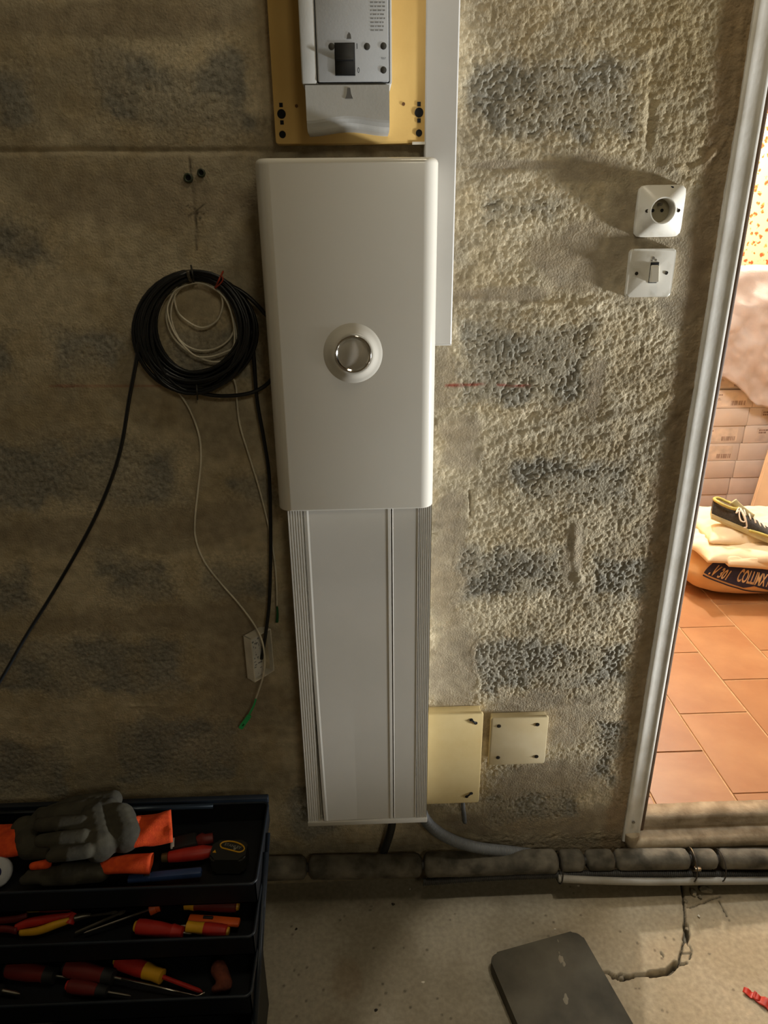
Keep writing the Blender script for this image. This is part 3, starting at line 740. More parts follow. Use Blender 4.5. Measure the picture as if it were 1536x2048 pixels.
for f in F: bm.faces.new([vs[i] for i in f])
frombm('plate', bm, M_wh2, so, True, True)
lathe('well', [(WR*.96, 0), (WR*.96, .0060), (.0001, .0062)], M_fog, so, 40, 'Y', (WX, 0, WZ))
for (dx, dz) in ((-.0098, .0005), (.0062, .0005)): lathe('pin_hole', [(.0029, .004), (.0029, .0065), (.0001, .0066)], M_dk, so, 16, 'Y', (WX+dx, 0, WZ+dz))
ep = lathe('earth_pin', [(.0024, .004), (.0024, .0180), (.0012, .0205), (.0001, .0208)], M_steel, so, 14, 'Y', (WX-.001, 0, WZ+.0100))
for (px, py) in ((1294, 422), (1356, 421)):
    c = P(px, py, -.020); lathe('screw', [(.0029, 0), (.0029, .0225), (.0001, .0215)], mat('screw_dark', (58, 50, 38), .5, .5), so, 14, 'Y', (c.x, 0, c.z))
c = P(1345, 376, -.011); prism('chip', [(c.x-.003, c.z+.003), (c.x+.001, c.z+.0025), (c.x+.0035, c.z-.003), (c.x+.001, c.z-.0035)], -.0125, -.009, M_dk, so)

# ---- light switch
q = corners([(1262, 498), (1354, 497), (1339, 594), (1250, 594)], -.008)
sx0, sx1, sz0, sz1 = (q[0].x+q[3].x)/2, (q[1].x+q[2].x)/2, (q[2].z+q[3].z)/2, (q[0].z+q[1].z)/2
sw = thing('light_switch', ((sx0+sx1)/2, 0, sz0), 'square white light switch with a small rocker below the socket', 'light switch')
prism('plate', rrect(sx0, sx1, sz0, sz1, .006, 5), -.0100, 0, M_wh2, sw, .0028, 3)
a, b_ = P(1305, 566, -.011), P(1307, 530, -.011)
rw = .0066; rx = a.x; rzb, rzt = a.z+.001, b_.z
box('rocker_gap', (rx-rw-.0008, -.0106, rzb-.001), (rx+rw+.0008, -.006, rzt+.0045), M_dk, sw)
bm = bmesh.new()
lo = [(rx-rw, -.006, rzb), (rx+rw, -.006, rzb), (rx+rw, -.006, rzt+.003), (rx-rw, -.006, rzt+.003)]
hi = [(rx-rw, -.0215, rzb+.001), (rx+rw, -.0215, rzb+.001), (rx+rw, -.0150, rzt-.003), (rx-rw, -.0150, rzt-.003)]
vv = [bm.verts.new(p) for p in lo+hi]
for f in ((0, 1, 2, 3), (4, 7, 6, 5), (0, 4, 5, 1), (1, 5, 6, 2), (2, 6, 7, 3), (3, 7, 4, 0)): bm.faces.new([vv[i] for i in f])
bmesh.ops.bevel(bm, geom=bm.edges[:], offset=.0008, segments=2, affect='EDGES'); frombm('rocker', bm, M_wh2, sw, True, True)
for (px, py) in ((1273, 547), (1333, 546)):
    c = P(px, py, -.010); lathe('screw', [(.0031, -.003), (.0031, .0004), (.0024, .0008), (.0001, .0003)], mat('screw_dark', (58, 50, 38), .5, .5), sw, 14, 'Y', (c.x, -.010, c.z))
for (px, py, s) in ((1307, 516, .0028), (1312, 520, .002), (1304, 521, .0018)):
    c = P(px, py, -.010); lathe('smudge', [(s, -.001), (s*.9, .0004), (.0001, .0005)], mat('smudge', (120, 112, 98), .8), sw, 7, 'Y', (c.x, -.010, c.z))

# ---- wall plugs
for (px, py, r, lab) in ((377, 356, .0075, 'left of the two green wall plugs below the wall groove'), (403, 346, .0066, 'right of the two green wall plugs below the wall groove')):
    c = P(px, py, 0); t = thing('wall_plug', (c.x, 0, c.z), lab, 'wall plug', 'green wall plugs')
    lathe('sleeve', [(r, -.006), (r, .0035), (r*.75, .0045), (r*.55, .0030), (r*.5, -.006)], mat('plug_green', (58, 66, 44), .6, c2=(40, 46, 32), nscale=60), t, 18, 'Y', (c.x, 0, c.z), sharp=80)
    lathe('bore', [(r*.54, -.008), (r*.54, .0016), (.0001, .0010)], M_dk, t, 14, 'Y', (c.x, 0, c.z))

# ---- hanging cable coil
M_cable = mat('black_cable', (24, 26, 28), .38, c2=(18, 20, 21), nscale=40)
M_fibre = mat('white_fibre_sheath', (238, 230, 208), .5)
M_twist = mat('red_twist_tie', (170, 62, 34), .5)
M_green = mat('green_connector', (62, 196, 116), .4)
M_dgreen = mat('dark_green_boot', (24, 92, 48), .45)
hook = thing('wall_hook', (P(393, 552).x, 0, P(393, 552).z), 'dark bent nail holding up the black cable coil', 'hook')
hq = P(392, 553, 0)
tube('shank', catmull([Vector((hq.x, .02, hq.z-.002)), Vector((hq.x, -.03, hq.z-.004)), Vector((hq.x, -.052, hq.z)), Vector((hq.x, -.057, hq.z+.012))], 6), .0028, M_steel, hook, 8)
tube('plug', [Vector((hq.x, .01, hq.z-.002)), Vector((hq.x, -.003, hq.z-.003))], .006, M_dk, hook, 10)
coil = thing('cable_coil', (hq.x, 0, P(390, 790).z), 'coil of black cable hung on the wall left of the white cover', 'cable coil')
def ell_loops(cx, cy, n, rx, ry, spread, depth, top, seed, k=40):
    """turns of a coil hanging from the hook: all pass near the top, spread at the bottom; pixel ellipse"""
    rg = random.Random(seed); pts = []
    for t in range(n):
        ax = rx+rg.uniform(-spread, spread); ay = ry+rg.uniform(-spread, spread)*.8
        ox = cx+rg.uniform(-.35, .35)*spread; tp = top+rg.uniform(0, .42)*spread
        d = depth*(.25+.75*rg.random())
        ph = rg.uniform(0, .3)
        for i in range(k):
            a = 2*math.pi*i/k-math.pi/2
            x = ox+ax*math.cos(a)+3*math.sin(2*a+ph*9); y = tp+ay*(1+math.sin(a))+2*math.cos(3*a+ph*7)
            dd = -.008-d-.004*math.sin(a*2+ph*6)
            pts.append((x, y, dd))
    return pts
pts = []
for (x, y, d) in ell_loops(389, 0, 15, 112, 110, 13, .034, 543, 5): pts.append(P(x, y, d))
tube('coil_turns', pts[::1], .0031, M_cable, coil, 6)
pts = [P(x, y, d) for (x, y, d) in ell_loops(391, 0, 9, 104, 104, 16, .030, 552, 12)]
tube('coil_turns', pts, .0031, M_cable, coil, 6)
pts = [P(x, y, d) for (x, y, d) in ell_loops(393, 0, 6, 94, 98, 9, .036, 558, 23)]
tube('coil_turns', pts, .0031, M_cable, coil, 6)
S = lambda l, d=-.02: catmull([P(px, py, dd if dd is not None else d) for px, py, dd in l], 10)
tube('free_end', S([(300, 610, -.03), (280, 670, -.034), (272, 725, -.030), (258, 800, -.024), (243, 890, -.022), (222, 960, -.022), (190, 1035, -.022), (150, 1110, -.024), (100, 1195, -.030), (50, 1275, -.04), (0, 1362, -.05), (-50, 1440, -.06)]), .0036, M_cable, coil, 8)
tube('free_end', S([(470, 580, -.03), (500, 650, -.034), (508, 720, -.03), (514, 800, -.022), (528, 880, -.020), (538, 950, -.020), (541, 1040, -.020), (541, 1130, -.020), (538, 1210, -.022), (531, 1270, -.026), (523, 1318, -.026)]), .0036, M_cable, coil, 8)
tube('free_end', S([(400, 548, -.030), (450, 566, -.034), (490, 588, -.034), (525, 622, -.030), (552, 660, -.026), (556, 720, -.024), (545, 755, -.024), (520, 778, -.028), (480, 790, -.032), (420, 790, -.032), (350, 770, -.030)]), .0036, M_cable, coil, 8)
for (px, py, dx, m, nm) in ((385, 548, 3, mat('black_tie', (44, 44, 38), .6), 'cable_tie'), (438, 560, -8, M_twist, 'twist_tie'), (394, 782, 1, mat('black_tie', (44, 44, 38), .6), 'cable_tie')):
    h = 17
    lp = [P(px-dx, py-h, -.026), P(px, py, -.052), P(px+dx, py+h, -.026), P(px, py, -.004)]
    tube(nm, catmull(lp, 6, True), .0016, m, coil, 6, True)
    if nm == 'twist_tie': tube('tie_tail', catmull([P(px+4, py-10, -.050), P(px+8, py-2, -.055), P(px+2, py+8, -.054), P(px-8, py+16, -.05)], 5), .0012, m, coil, 6)
fib = thing('fibre_cable', (hq.x+.01, 0, P(490, 1450).z), 'thin white fibre cable looped inside the coil with a green plug', 'cable')
def ring_px(l, d): return catmull([P(x, y, d) for x, y in l], 8, True)
tube('loop', ring_px([(352, 585), (350, 605), (362, 632), (400, 655), (432, 643), (445, 612), (440, 585), (420, 566), (390, 560), (365, 568)], -.022), .0017, M_fibre, fib, 6, True)
tube('loop', ring_px([(336, 610), (333, 640), (345, 672), (372, 700), (410, 720), (440, 723), (462, 712), (470, 685), (462, 625), (440, 585), (400, 562), (355, 580)], -.026), .0017, M_fibre, fib, 6, True)
tube('loop', ring_px([(345, 605), (343, 640), (360, 680), (390, 699), (425, 699), (455, 682), (468, 655), (458, 612), (438, 580), (395, 562), (360, 578)], -.020), .0017, M_fibre, fib, 6, True)
tube('loop', ring_px([(325, 608), (312, 650), (312, 680), (322, 712), (350, 740), (400, 752), (450, 745), (474, 715), (470, 650), (445, 590), (395, 565), (345, 585)], -.018), .0017, M_fibre, fib, 6, True)
tube('loop', ring_px([(340, 600), (335, 625), (350, 668), (385, 708), (415, 714), (450, 704), (468, 690), (466, 640), (446, 592), (400, 566), (355, 578)], -.030), .0017, M_fibre, fib, 6, True)
tube('tail', S([(340, 760, -.020), (358, 785, -.016), (380, 820, -.014), (398, 870, -.014), (402, 920, -.014), (396, 980, -.014), (390, 1040, -.015), (392, 1080, -.016), (410, 1125, -.018), (445, 1170, -.022), (480, 1210, -.030), (508, 1248, -.040), (523, 1278, -.050), (529, 1310, -.054), (528, 1345, -.052), (518, 1380, -.044), (512, 1397, -.040)]), .0019, M_fibre, fib, 6)
tube('boot', S([(513, 1394, -.040), (508, 1410, -.038), (500, 1426, -.036), (496, 1434, -.035)]), lambda i, t: .0027-.0008*(1-t), M_green, fib, 8)
pa, pb = P(499, 1431, -.035), P(481, 1456, -.033); ax = (pb-pa).normalized(); sd = Vector((ax.z, 0, -ax.x)); fr = ax.cross(sd)
def obox(name, c, ax, sd, fr, l, w, h, m, parent, bev=.0008):
    bm = bmesh.new(); bx(bm, (-l/2, -w/2, -h/2), (l/2, w/2, h/2)); bmesh.ops.bevel(bm, geom=bm.edges[:], offset=bev, segments=2, affect='EDGES')
    mt = Matrix((ax, sd, fr)).transposed().to_4x4(); mt.translation = c; bmesh.ops.transform(bm, matrix=mt, verts=bm.verts[:]); return frombm(name, bm, m, parent, True, True)
pl = obox('plug', (pa+pb)/2, ax, sd, fr, (pb-pa).length, .0095, .007, M_green, fib); obox('plug_window', (pa+pb*2)/3-fr*.0033 if fr.y > 0 else (pa+pb*2)/3+fr*.0033, ax, sd, fr, .007, .003, .002, M_dgreen, pl, .0003)
tube('tail', S([(462, 745, -.020), (472, 772, -.014), (474, 800, -.012), (480, 850, -.012), (498, 910, -.012), (518, 975, -.012), (537, 1050, -.012), (548, 1110, -.013), (553, 1165, -.014), (554, 1212, -.015)]), .0019, M_fibre, fib, 6)
tube('boot', S([(554, 1212, -.015), (555, 1228, -.015), (554, 1244, -.015)]), lambda i, t: .002+.0012*t, M_dgreen, fib, 8)

# ---- small hanging outlet box, turned half sideways, open front with a printed sheet
ob = thing('outlet_box', (P(523, 1362, -.02).x, -.02, P(523, 1362, -.02).z), 'small open white outlet box hanging from the black cable', 'outlet box', rot=None)
bl, tl_, tr_, br_ = P(500, 1366, -.040), P(497, 1278, -.040), P(548, 1268, -.012), P(549, 1350, -.012)
ux = (tr_-tl_); ux = Vector((ux.x, ux.y, 0)); wd = ux.length+.008; ux.normalize(); uz = Vector((0, 0, 1)); un = ux.cross(uz)   # towards the viewer
# the box is rotated about the vertical: its left wall faces us, its open front faces right
an = R(48); e1 = Vector((math.cos(an), math.sin(an), 0)); e2 = Vector((math.sin(an), -math.cos(an), 0))  # e1 across the front, e2 out of the front
hgt = (tl_-bl).length*.98; O = Vector((P(500, 1366, -.045).x+.008, -.045, P(500, 1366, -.045).z+.002)); dep = .025; wdt = .056
O = O + e2*.004
def ob_box(name, u0, u1, d0, d1, z0, z1, m, parent=ob, bev=.0007):
    bm = bmesh.new(); bx(bm, (u0, d0, z0), (u1, d1, z1)); bmesh.ops.bevel(bm, geom=bm.edges[:], offset=bev, segments=1, affect='EDGES')
    mt = Matrix((e1, e2, uz)).transposed().to_4x4(); mt.translation = O; bmesh.ops.transform(bm, matrix=mt, verts=bm.verts[:]); return frombm(name, bm, m, parent)
M_ob = mat('outlet_white', (236, 229, 212), .5)
ob_box('back_panel', 0, wdt, -dep, -dep+.0025, 0, hgt, M_ob)
ob_box('side_wall', 0, .0025, -dep, 0, 0, hgt, M_ob); ob_box('side_wall', wdt-.0025, wdt, -dep, 0, 0, hgt, M_ob)
ob_box('side_wall', 0, wdt, -dep, 0, 0, .0025, M_ob); ob_box('side_wall', 0, wdt, -dep, 0, hgt-.0025, hgt, M_ob)
sh = ob_box('paper_sheet', .003, .030, -.0075, -.0068, .004, hgt-.005, mat('paper_white', (238, 236, 230), .8), bev=.0001)
V = []; F = []
for i in range(26):
    u = random.uniform(.006, .026); z = random.uniform(.008, hgt-.012); w = random.uniform(.001, .006); h = random.uniform(.0012, .005); k = len(V)
    for (a, c) in ((u, z), (min(u+w, .0295), z), (min(u+w, .0295), z+h), (u, z+h)): V.append(O+e1*a+e2*(-.0062)+uz*c)
    F.append((k, k+1, k+2, k+3))
new('printed_marks', V, F, mat('pale_ink', (150, 150, 148), .8), sh)
ob_box('cable_clamp', .031, .038, -dep+.002, -dep+.010, hgt*.45, hgt*.62, M_blacks)

# ================================================================== PIPES ALONG THE FLOOR
M_foam = mat('dusty_pipe_foam', (122, 115, 101), .95, c2=(70, 66, 56), nscale=22, bump=.6, bscale=90, detail=9)
M_cor = mat('grey_conduit', (120, 124, 128), .5, c2=(104, 106, 108), nscale=20)
M_cor2 = mat('dark_conduit', (54, 52, 48), .6, c2=(40, 38, 34), nscale=30)
M_con = mat('pale_conduit', (170, 166, 156), .55, c2=(140, 134, 120), nscale=14, bump=.1)
pipe = thing('insulated_pipe', (.4, -.045, 0), 'foam wrapped pipe lying along the foot of the wall', 'pipe')
axis = [P(380, 1741, -.045), P(560, 1736, -.045), P(730, 1733, -.045), P(980, 1726, -.045), P(1140, 1721, -.045), P(1300, 1718, -.045), P(1500, 1717, -.045), P(1760, 1717, -.045), P(2100, 1717, -.045)]
def on_axis(x):
    for a, b in zip(axis[:-1], axis[1:]):
        if a.x <= x <= b.x: return a.lerp(b, (x-a.x)/(b.x-a.x))
    return axis[-1] if x > axis[-1].x else axis[0]
tube('core_pipe', axis, .011, M_cor2, pipe, 10)
SLEEVE = [(395, 612, .0272), (617, 843, .0275), (848, 1114, .0285), (1118, 1166, .0255), (1171, 1226, .0245), (1229, 1375, .0245), (1381, 1430, .0240), (1436, 1700, .0240), (1704, 2000, .0240)]
for si, (a, b, r) in enumerate(SLEEVE):
    x0, x1 = P(a, 1722, -.045).x, P(b, 1722, -.045).x; n = max(8, int((x1-x0)/.006)); V = []; F = []; m = 18
    for i in range(n+1):
        t = i/n; x = x0+(x1-x0)*t; c = on_axis(x); e = min(t, 1-t)*(x1-x0)
        k = 1-.38*max(0, 1-e/.010)**2
        for j in range(m):
            an = 2*math.pi*j/m
            w = 1+.10*(fb1(x*22.+si*5, j*.55, 500+si, 3)-.5)
            V.append((x, c.y+math.cos(an)*r*k*w, c.z+math.sin(an)*r*k*w))
    for i in range(n):
        for j in range(m): F.append((i*m+j, i*m+(j+1) % m, (i+1)*m+(j+1) % m, (i+1)*m+j))
    F.append(tuple(range(m-1, -1, -1))); F.append(tuple(n*m+j for j in range(m)))
    new('insulation_sleeve', V, F, M_foam, pipe, True)
for px in (1116, 1378, 1434):
    c = on_axis(P(px, 1722, -.045).x); lp = []
    for j in range(20):
        a = 2*math.pi*j/20; lp.append(Vector((c.x+.002*math.sin(a), c.y-.008+math.cos(a)*.036, c.z-.014+math.sin(a)*(.040 if math.sin(a) > 0 else .034))))
    tube('binding_tie', lp, .0016, mat('tie_brown', (52, 44, 34), .6), pipe, 6, True)
c = on_axis(P(1380, 1722, -.045).x); clip = thing('pipe_clip', (c.x, c.y-.02, c.z), 'small rusty metal clip on the pipe below the doorway', 'clip')
M_clip = mat('clip_metal', (150, 138, 116), .35, .85, c2=(110, 92, 70), nscale=80)
tube('band', [Vector((c.x, c.y+math.cos(a)*.0272, c.z+math.sin(a)*.0272)) for a in [R(d) for d in range(60, 290, 12)]], .0022, M_clip, clip, 6)
box('bolt', (c.x-.003, c.y-.034, c.z-.004), (c.x+.012, c.y-.025, c.z+.004), M_clip, clip, .001)
def corr(r, pitch, amp, path):
    L = [0.]
    for a, b in zip(path[:-1], path[1:]): L.append(L[-1]+(b-a).length)
    return lambda i, t: r+amp*math.sin(2*math.pi*L[i]/pitch)
def dense(pts, step):
    p = catmull(pts, 30); out = [p[0]]; acc = 0
    for a, b in zip(p[:-1], p[1:]):
        L = (b-a).length; d = step-acc
        while d <= L: out.append(a.lerp(b, d/L)); d += step
        acc = (acc+L) % step
    return out
dp = dense([P(835, 1605, -.046), P(850, 1638, -.048), P(872, 1661, -.050), P(912, 1683, -.050), P(960, 1696, -.044), P(1010, 1702, -.036), P(1060, 1708, -.024)], .0012)
tag(tube('corrugated_conduit', dp, corr(.0128, .0042, .0011, dp), M_cor, None, 14), 'grey corrugated conduit curving from the trunking foot down behind the pipe', 'conduit')
dp = dense([P(846, 1764, -.064), P(980, 1754, -.064), P(1115, 1749, -.064), P(1250, 1747, -.064), P(1400, 1748, -.064), P(1560, 1750, -.064), P(1800, 1752, -.064)], .0016)
zz = min(p.z for p in dp); 
tag(tube('corrugated_conduit', dp, corr(.0088, .0052, .0010, dp), M_cor2, None, 10), 'thin dark corrugated conduit running under the foam pipe', 'conduit')
wpth = catmull([P(1117, 1757, -.078), P(1200, 1761, -.078), P(1300, 1763, -.078), P(1420, 1762, -.078), P(1560, 1761, -.078), P(1800, 1760, -.078)], 8)
tag(tube('plain_conduit', wpth, .0090, M_con, None, 12), 'pale smooth conduit lowest in the bundle below the doorway', 'conduit')
tag(tube('cable_stub', catmull([P(786, 1630, -.040), P(783, 1655, -.036), P(776, 1680, -.028), P(766, 1708, -.020)], 6), .0095, mat('rubber_sheath', (40, 40, 38), .6), None, 10), 'short dark cable dropping from the trunking foot to the pipe', 'cable')
tag(tube('drop_conduit', catmull([P(926, 1596, -.016), P(926, 1612, -.014), P(928, 1626, -.009), P(930, 1645, -.004)], 6), .0048, M_cor, None, 8), 'short grey conduit stub below the large junction box', 'conduit')

# ================================================================== FLOOR THINGS
M_slab = mat('dirty_dark_board', (98, 93, 80), .85, c2=(54, 51, 42), nscale=7, bump=.3, bscale=60, detail=10)
A, B = G(976, 1909, .034), G(1158, 1858, .034); A.z = B.z = 0
ex = (B-A).normalized(); ey = Vector((ex.y, -ex.x, 0)); wS = (B-A).length; LS = .36
out = []
rc = .022
for (u, v, a0) in ((wS-rc, rc, -90), (rc, rc, 180)): pass
def pt(u, v): return A+ex*u+ey*v
for cu, cv_, a0 in ((rc, rc, 180), (wS-rc, rc, 270), (wS-rc, LS-rc, 0), (rc, LS-rc, 90)):
    for i in range(6):
        a = R(a0+90*i/5); out.append(pt(cu+rc*math.cos(a), cv_+rc*math.sin(a)))
bm = bmesh.new(); lo = [bm.verts.new((p.x, p.y, .0012)) for p in out]; hi = [bm.verts.new((p.x, p.y, .034)) for p in out]; n = len(out)
bm.faces.new(lo[::-1]); bm.faces.new(hi)
for i in range(n): bm.faces.new((lo[i], lo[(i+1) % n], hi[(i+1) % n], hi[i]))
bmesh.ops.bevel(bm, geom=[e for e in bm.edges if abs(e.verts[0].co.z-e.verts[1].co.z) < 1e-6], offset=.0045, segments=2, affect='EDGES')
pad = thing('kneeling_pad', (A+ex*wS/2+ey*LS/2).to_tuple(), 'dark dirty slab with rounded corners lying on the concrete floor', 'pad')
frombm('slab_body', bm, M_slab, pad, True, True)
M_splash = mat('pale_splash', (146, 138, 120), .9, nscale=40)
for (px, py, s) in ((1122, 1918, .009), (1128, 1928, .006), (1118, 1906, .003), (1132, 1998, .010), (1116, 1882, .003)):
    c = G(px, py, .034); poly = []
    for i in range(12): a = 2*math.pi*i/12; rr = s*random.uniform(.6, 1.15); poly.append((c.x+rr*math.cos(a)*.6, c.y+rr*math.sin(a)*1.2))
    V = [(x, y, .0341) for x, y in poly]+[(x*.5+c.x*.5, y*.5+c.y*.5, .0350) for x, y in poly]; F = [tuple(range(12, 24))]+[(i, (i+1) % 12, 12+(i+1) % 12, 12+i) for i in range(12)]
    new('plaster_splash', V, F, M_splash, pad)
def chip(px, py, s, label, m, name='concrete_chip', cat='stone', group=None, flat=.55, zoff=0):
    c = G(px, py, s*.3); bm = bmesh.new(); bmesh.ops.create_icosphere(bm, subdivisions=2, radius=1)
    rg = random.Random(int(px*7+py)); f = [Vector((rg.uniform(-1, 1), rg.uniform(-1, 1), rg.uniform(-1, 1))).normalized() for _ in range(7)]
    for v in bm.verts:
        for d in f:
            k = v.co.dot(d)
            if k > .62: v.co -= d*(k-.62)
        v.co = Vector((v.co.x*s, v.co.y*s*.75, v.co.z*s*flat))
    lowz = min(v.co.z for v in bm.verts)
    bmesh.ops.rotate(bm, cent=(0, 0, 0), matrix=Matrix.Rotation(rg.uniform(0, 6), 3, 'Z'), verts=bm.verts[:])
    bmesh.ops.translate(bm, vec=(c.x, c.y, -lowz-.001+zoff), verts=bm.verts[:])
    return tag(frombm(name, bm, m, None, False), label, cat, group)
M_chip = mat('chip_concrete', (150, 140, 118), .95, c2=(116, 106, 88), nscale=90, bump=.4)
M_chalk = mat('white_crumb', (226, 218, 200), .9)
chip(1412, 1780, .017, 'long concrete chip leaning by the pipe near the crack', M_chip, flat=.45)
chip(1388, 1786, .012, 'grey concrete chip at the top of the floor crack', M_chip)
chip(1400, 1794, .007, 'small flat concrete chip left of the long chip', M_chip)
chip(1372, 1802, .006, 'smallest grey chip sitting at the crack top', M_chip)
chip(1374, 1858, .006, 'concrete crumb wedged in the wide part of the crack', M_chip)
chip(1398, 1832, .0042, 'white crumb on the floor right of the crack', M_chalk, 'plaster_crumb', 'crumb')
chip(846, 1964, .0042, 'white crumb on the floor left of the dark slab', M_chalk, 'plaster_crumb', 'crumb')
chip(820, 1778, .0030, 'tiny pale crumb close to the pipe below the trunking', M_chalk, 'plaster_crumb', 'crumb')
chip(1110, 1858, .0030, 'tiny white crumb behind the dark slab', M_chalk, 'plaster_crumb', 'crumb')
chip(786, 1808, .0052, 'larger dark lump on the floor below the trunking', mat('dark_lump', (48, 42, 34), .9), 'dirt_lump', 'dirt')
chip(752, 2020, .0046, 'dark lump on the floor near the lower picture edge', mat('dark_lump', (48, 42, 34), .9), 'dirt_lump', 'dirt')
chip(592, 1858, .0040, 'dark lump on the shaded floor beside the toolbox', mat('dark_lump', (48, 42, 34), .9), 'dirt_lump', 'dirt')
rs = thing('plastic_scrap', G(1520, 2000, 0).to_tuple(), 'crumpled red plastic scrap on the floor at the right', 'scrap')
M_red = mat('red_plastic_film', (214, 64, 44), .4, c2=(186, 48, 34), nscale=60)
c = G(1520, 2000, .004)
for i, (dx, dy, w, l, an, hz) in enumerate(((-.012, .012, .016, .034, -40, .010), (.004, -.004, .020, .040, -48, .014), (.012, -.018, .014, .030, -60, .008))):
    gx, gy = np.meshgrid(np.linspace(-1, 1, 9), np.linspace(-1, 1, 7)); V = []
    for a, b in zip(gx.ravel(), gy.ravel()):
        x = a*l/2; y = b*w/2*(1-.35*abs(a)); z = .002+hz*abs(math.sin(a*2.4+i))*.7*(.4+.6*abs(b*.5+.5))
        ca, sa = math.cos(R(an)), math.sin(R(an)); V.append((c.x+dx+x*ca-y*sa, c.y+dy+x*sa+y*ca, z))
    F = [(r*9+q, r*9+q+1, (r+1)*9+q+1, (r+1)*9+q) for r in range(6) for q in range(8)]
    o = new('fold', V, F, M_red, rs, True); md = o.modifiers.new('t', 'SOLIDIFY'); md.thickness = .0012

# ================================================================== TOOLBOX
M_navy = mat('navy_enamel', (26, 34, 44), .42, c2=(18, 24, 31), nscale=12, bump=.08, bscale=160)
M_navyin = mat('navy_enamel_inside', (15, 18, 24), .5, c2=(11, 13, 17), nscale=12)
TX0, TX1 = -.900, -.228
tb = thing('toolbox', ((TX0+TX1)/2, -.30, 0), 'open dark blue cantilever toolbox with stepped trays full of tools', 'toolbox')
def tray(name, y0, y1, zr, dep, x0=TX0, x1=TX1):
    t = .0022; bm = bmesh.new()
    bx(bm, (x0, y0, zr-dep), (x1, y1, zr-dep+t))
    bx(bm, (x0, y0, zr-dep), (x0+t, y1, zr)); bx(bm, (x1-t, y0, zr-dep), (x1, y1, zr))
    bx(bm, (x0, y0, zr-dep), (x1, y0+t, zr)); bx(bm, (x0, y1-t, zr-dep), (x1, y1, zr))
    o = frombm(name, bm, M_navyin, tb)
    rr = .012; pth = []
    for cx, cy, a0 in ((x1-rr, y1-rr, 0), (x0+rr, y1-rr, 90), (x0+rr, y0+rr, 180), (x1-rr, y0+rr, 270)):
        for i in range(5): a = R(a0+90*i/4); pth.append(Vector((cx+rr*math.cos(a), cy+rr*math.sin(a), zr)))
    tube('rim', pth, .0032, M_navy, o, 8, True)
    return o
TRAYS = [(-.300, -.092, .360, .052), (-.365, -.205, .300, .050), (-.437, -.285, .240, .050)]
for (a, b, z, d) in TRAYS: tray('tray', a, b, z, d)
tray('main_bin', -.66, -.30, .180, .178)
box('back_rail', (TX0, -.092, .352), (TX1, -.078, .372), M_navy, tb, .003)
tube('handle_bar', [Vector((TX0+.03, -.103, .366)), Vector((TX1-.12, -.103, .366))], .0055, mat('blue_black_steel', (40, 48, 54), .25, .6), tb, 12)
for y0, z0, y1, z1 in ((-.15, .33, -.40, .19), (-.20, .33, -.46, .17), (-.28, .272, -.52, .12)):
    ax_ = Vector((0, y1-y0, z1-z0)); 
    tube('link_arm', [Vector((TX1+.004, y0, z0)), Vector((TX1+.004, y1, z1))], .0055, M_navy, tb, 6)
for (px, py, z) in ((435, 2024, .17), (475, 2004, .17)):
    c = G(px, py, z); lathe('rivet', [(.004, -.002), (.004, .001), (.002, .0028), (.0001, .0030)], M_steel, tb, 12, 'Y', (c.x, -.4375, z-.02))

# ---- hand tools
M_sred = mat('tool_red', (188, 46, 34), .45, c2=(168, 36, 28), nscale=40)
M_sdred = mat('tool_dark_red', (112, 34, 28), .5)
M_syel = mat('tool_yellow', (226, 168, 34), .45)
M_sora = mat('tool_orange', (226, 96, 30), .5)
M_sblk = mat('tool_black_grip', (30, 30, 30), .6)
M_rod = mat('tool_steel_rod', (196, 190, 176), .28, .95)
def frame_of(p0, p1):
    x = (p1-p0).normalized(); z = Vector((0, 0, 1)); y = z.cross(x).normalized(); z = x.cross(y)
    return Matrix((x, y, z)).transposed()
def driver(label, p0, p1, hl, r, m1, mcol, mbutt, rs=.0026, mshaft=None, clen=.022, group='hand tools in the toolbox'):
    """screwdriver from butt p0 to tip p1"""
    L = (p1-p0).length
    t = thing('screwdriver', p0, label, 'screwdriver', group, rot=frame_of(p0, p1))
    lathe('handle', [(r*.60, .003), (r*.92, .006), (r, .018), (r*.96, hl*.5), (r*.80, hl*.72), (r*.90, hl-clen)], m1, t, 14, 'X')
    lathe('butt', [(r*.3, -.001), (r*.62, .000), (r*.70, .004)], mbutt, t, 14, 'X')
    lathe('collar', [(r*.92, hl-clen), (r*.78, hl-clen*.5), (r*.82, hl-.002), (r*.45, hl)], mcol, t, 14, 'X')
    if L > hl+.006:
        lathe('shaft', [(rs, hl-.002), (rs, L-.010), (rs*.9, L-.006), (rs*.3, L)], mshaft or M_rod, t, 8, 'X')
    return t
T1, T2, T3 = .314, .256, .196
# third tray
driver('red handled screwdriver with yellow collar lying diagonally in the third tray', G(232, 1918, T3+.017), G(405, 1984, T3+.010), .108, .0165, M_sred, M_syel, M_syel, .0040, M_sred, .040)
driver('dark red screwdriver with black collar at the left of the third tray', G(12, 1936, T3+.016), G(140, 1956, T3+.012), .105, .0175, M_sdred, M_sblk, M_sblk, .0028)
driver('red and black screwdriver in the middle of the third tray', G(128, 1934, T3+.024), G(262, 1962, T3+.016), .105, .0165, M_sdred, M_sblk, M_sblk, .0028)
driver('plain red screwdriver lying against the third tray front', G(134, 1970, T3+.012), G(262, 1992, T3+.010), .085, .0130, M_sdred, M_sblk, M_sred, .0026)
driver('red screwdriver cut off by the left edge in the third tray', G(-70, 1966, T3+.012), G(40, 1988, T3+.010), .080, .0125, M_sdred, M_sblk, M_sred, .0034)
hk = thing('hex_key', G(320, 1978, T3), 'long thin bent steel hex key in the third tray', 'hex key', 'hand tools in the toolbox')
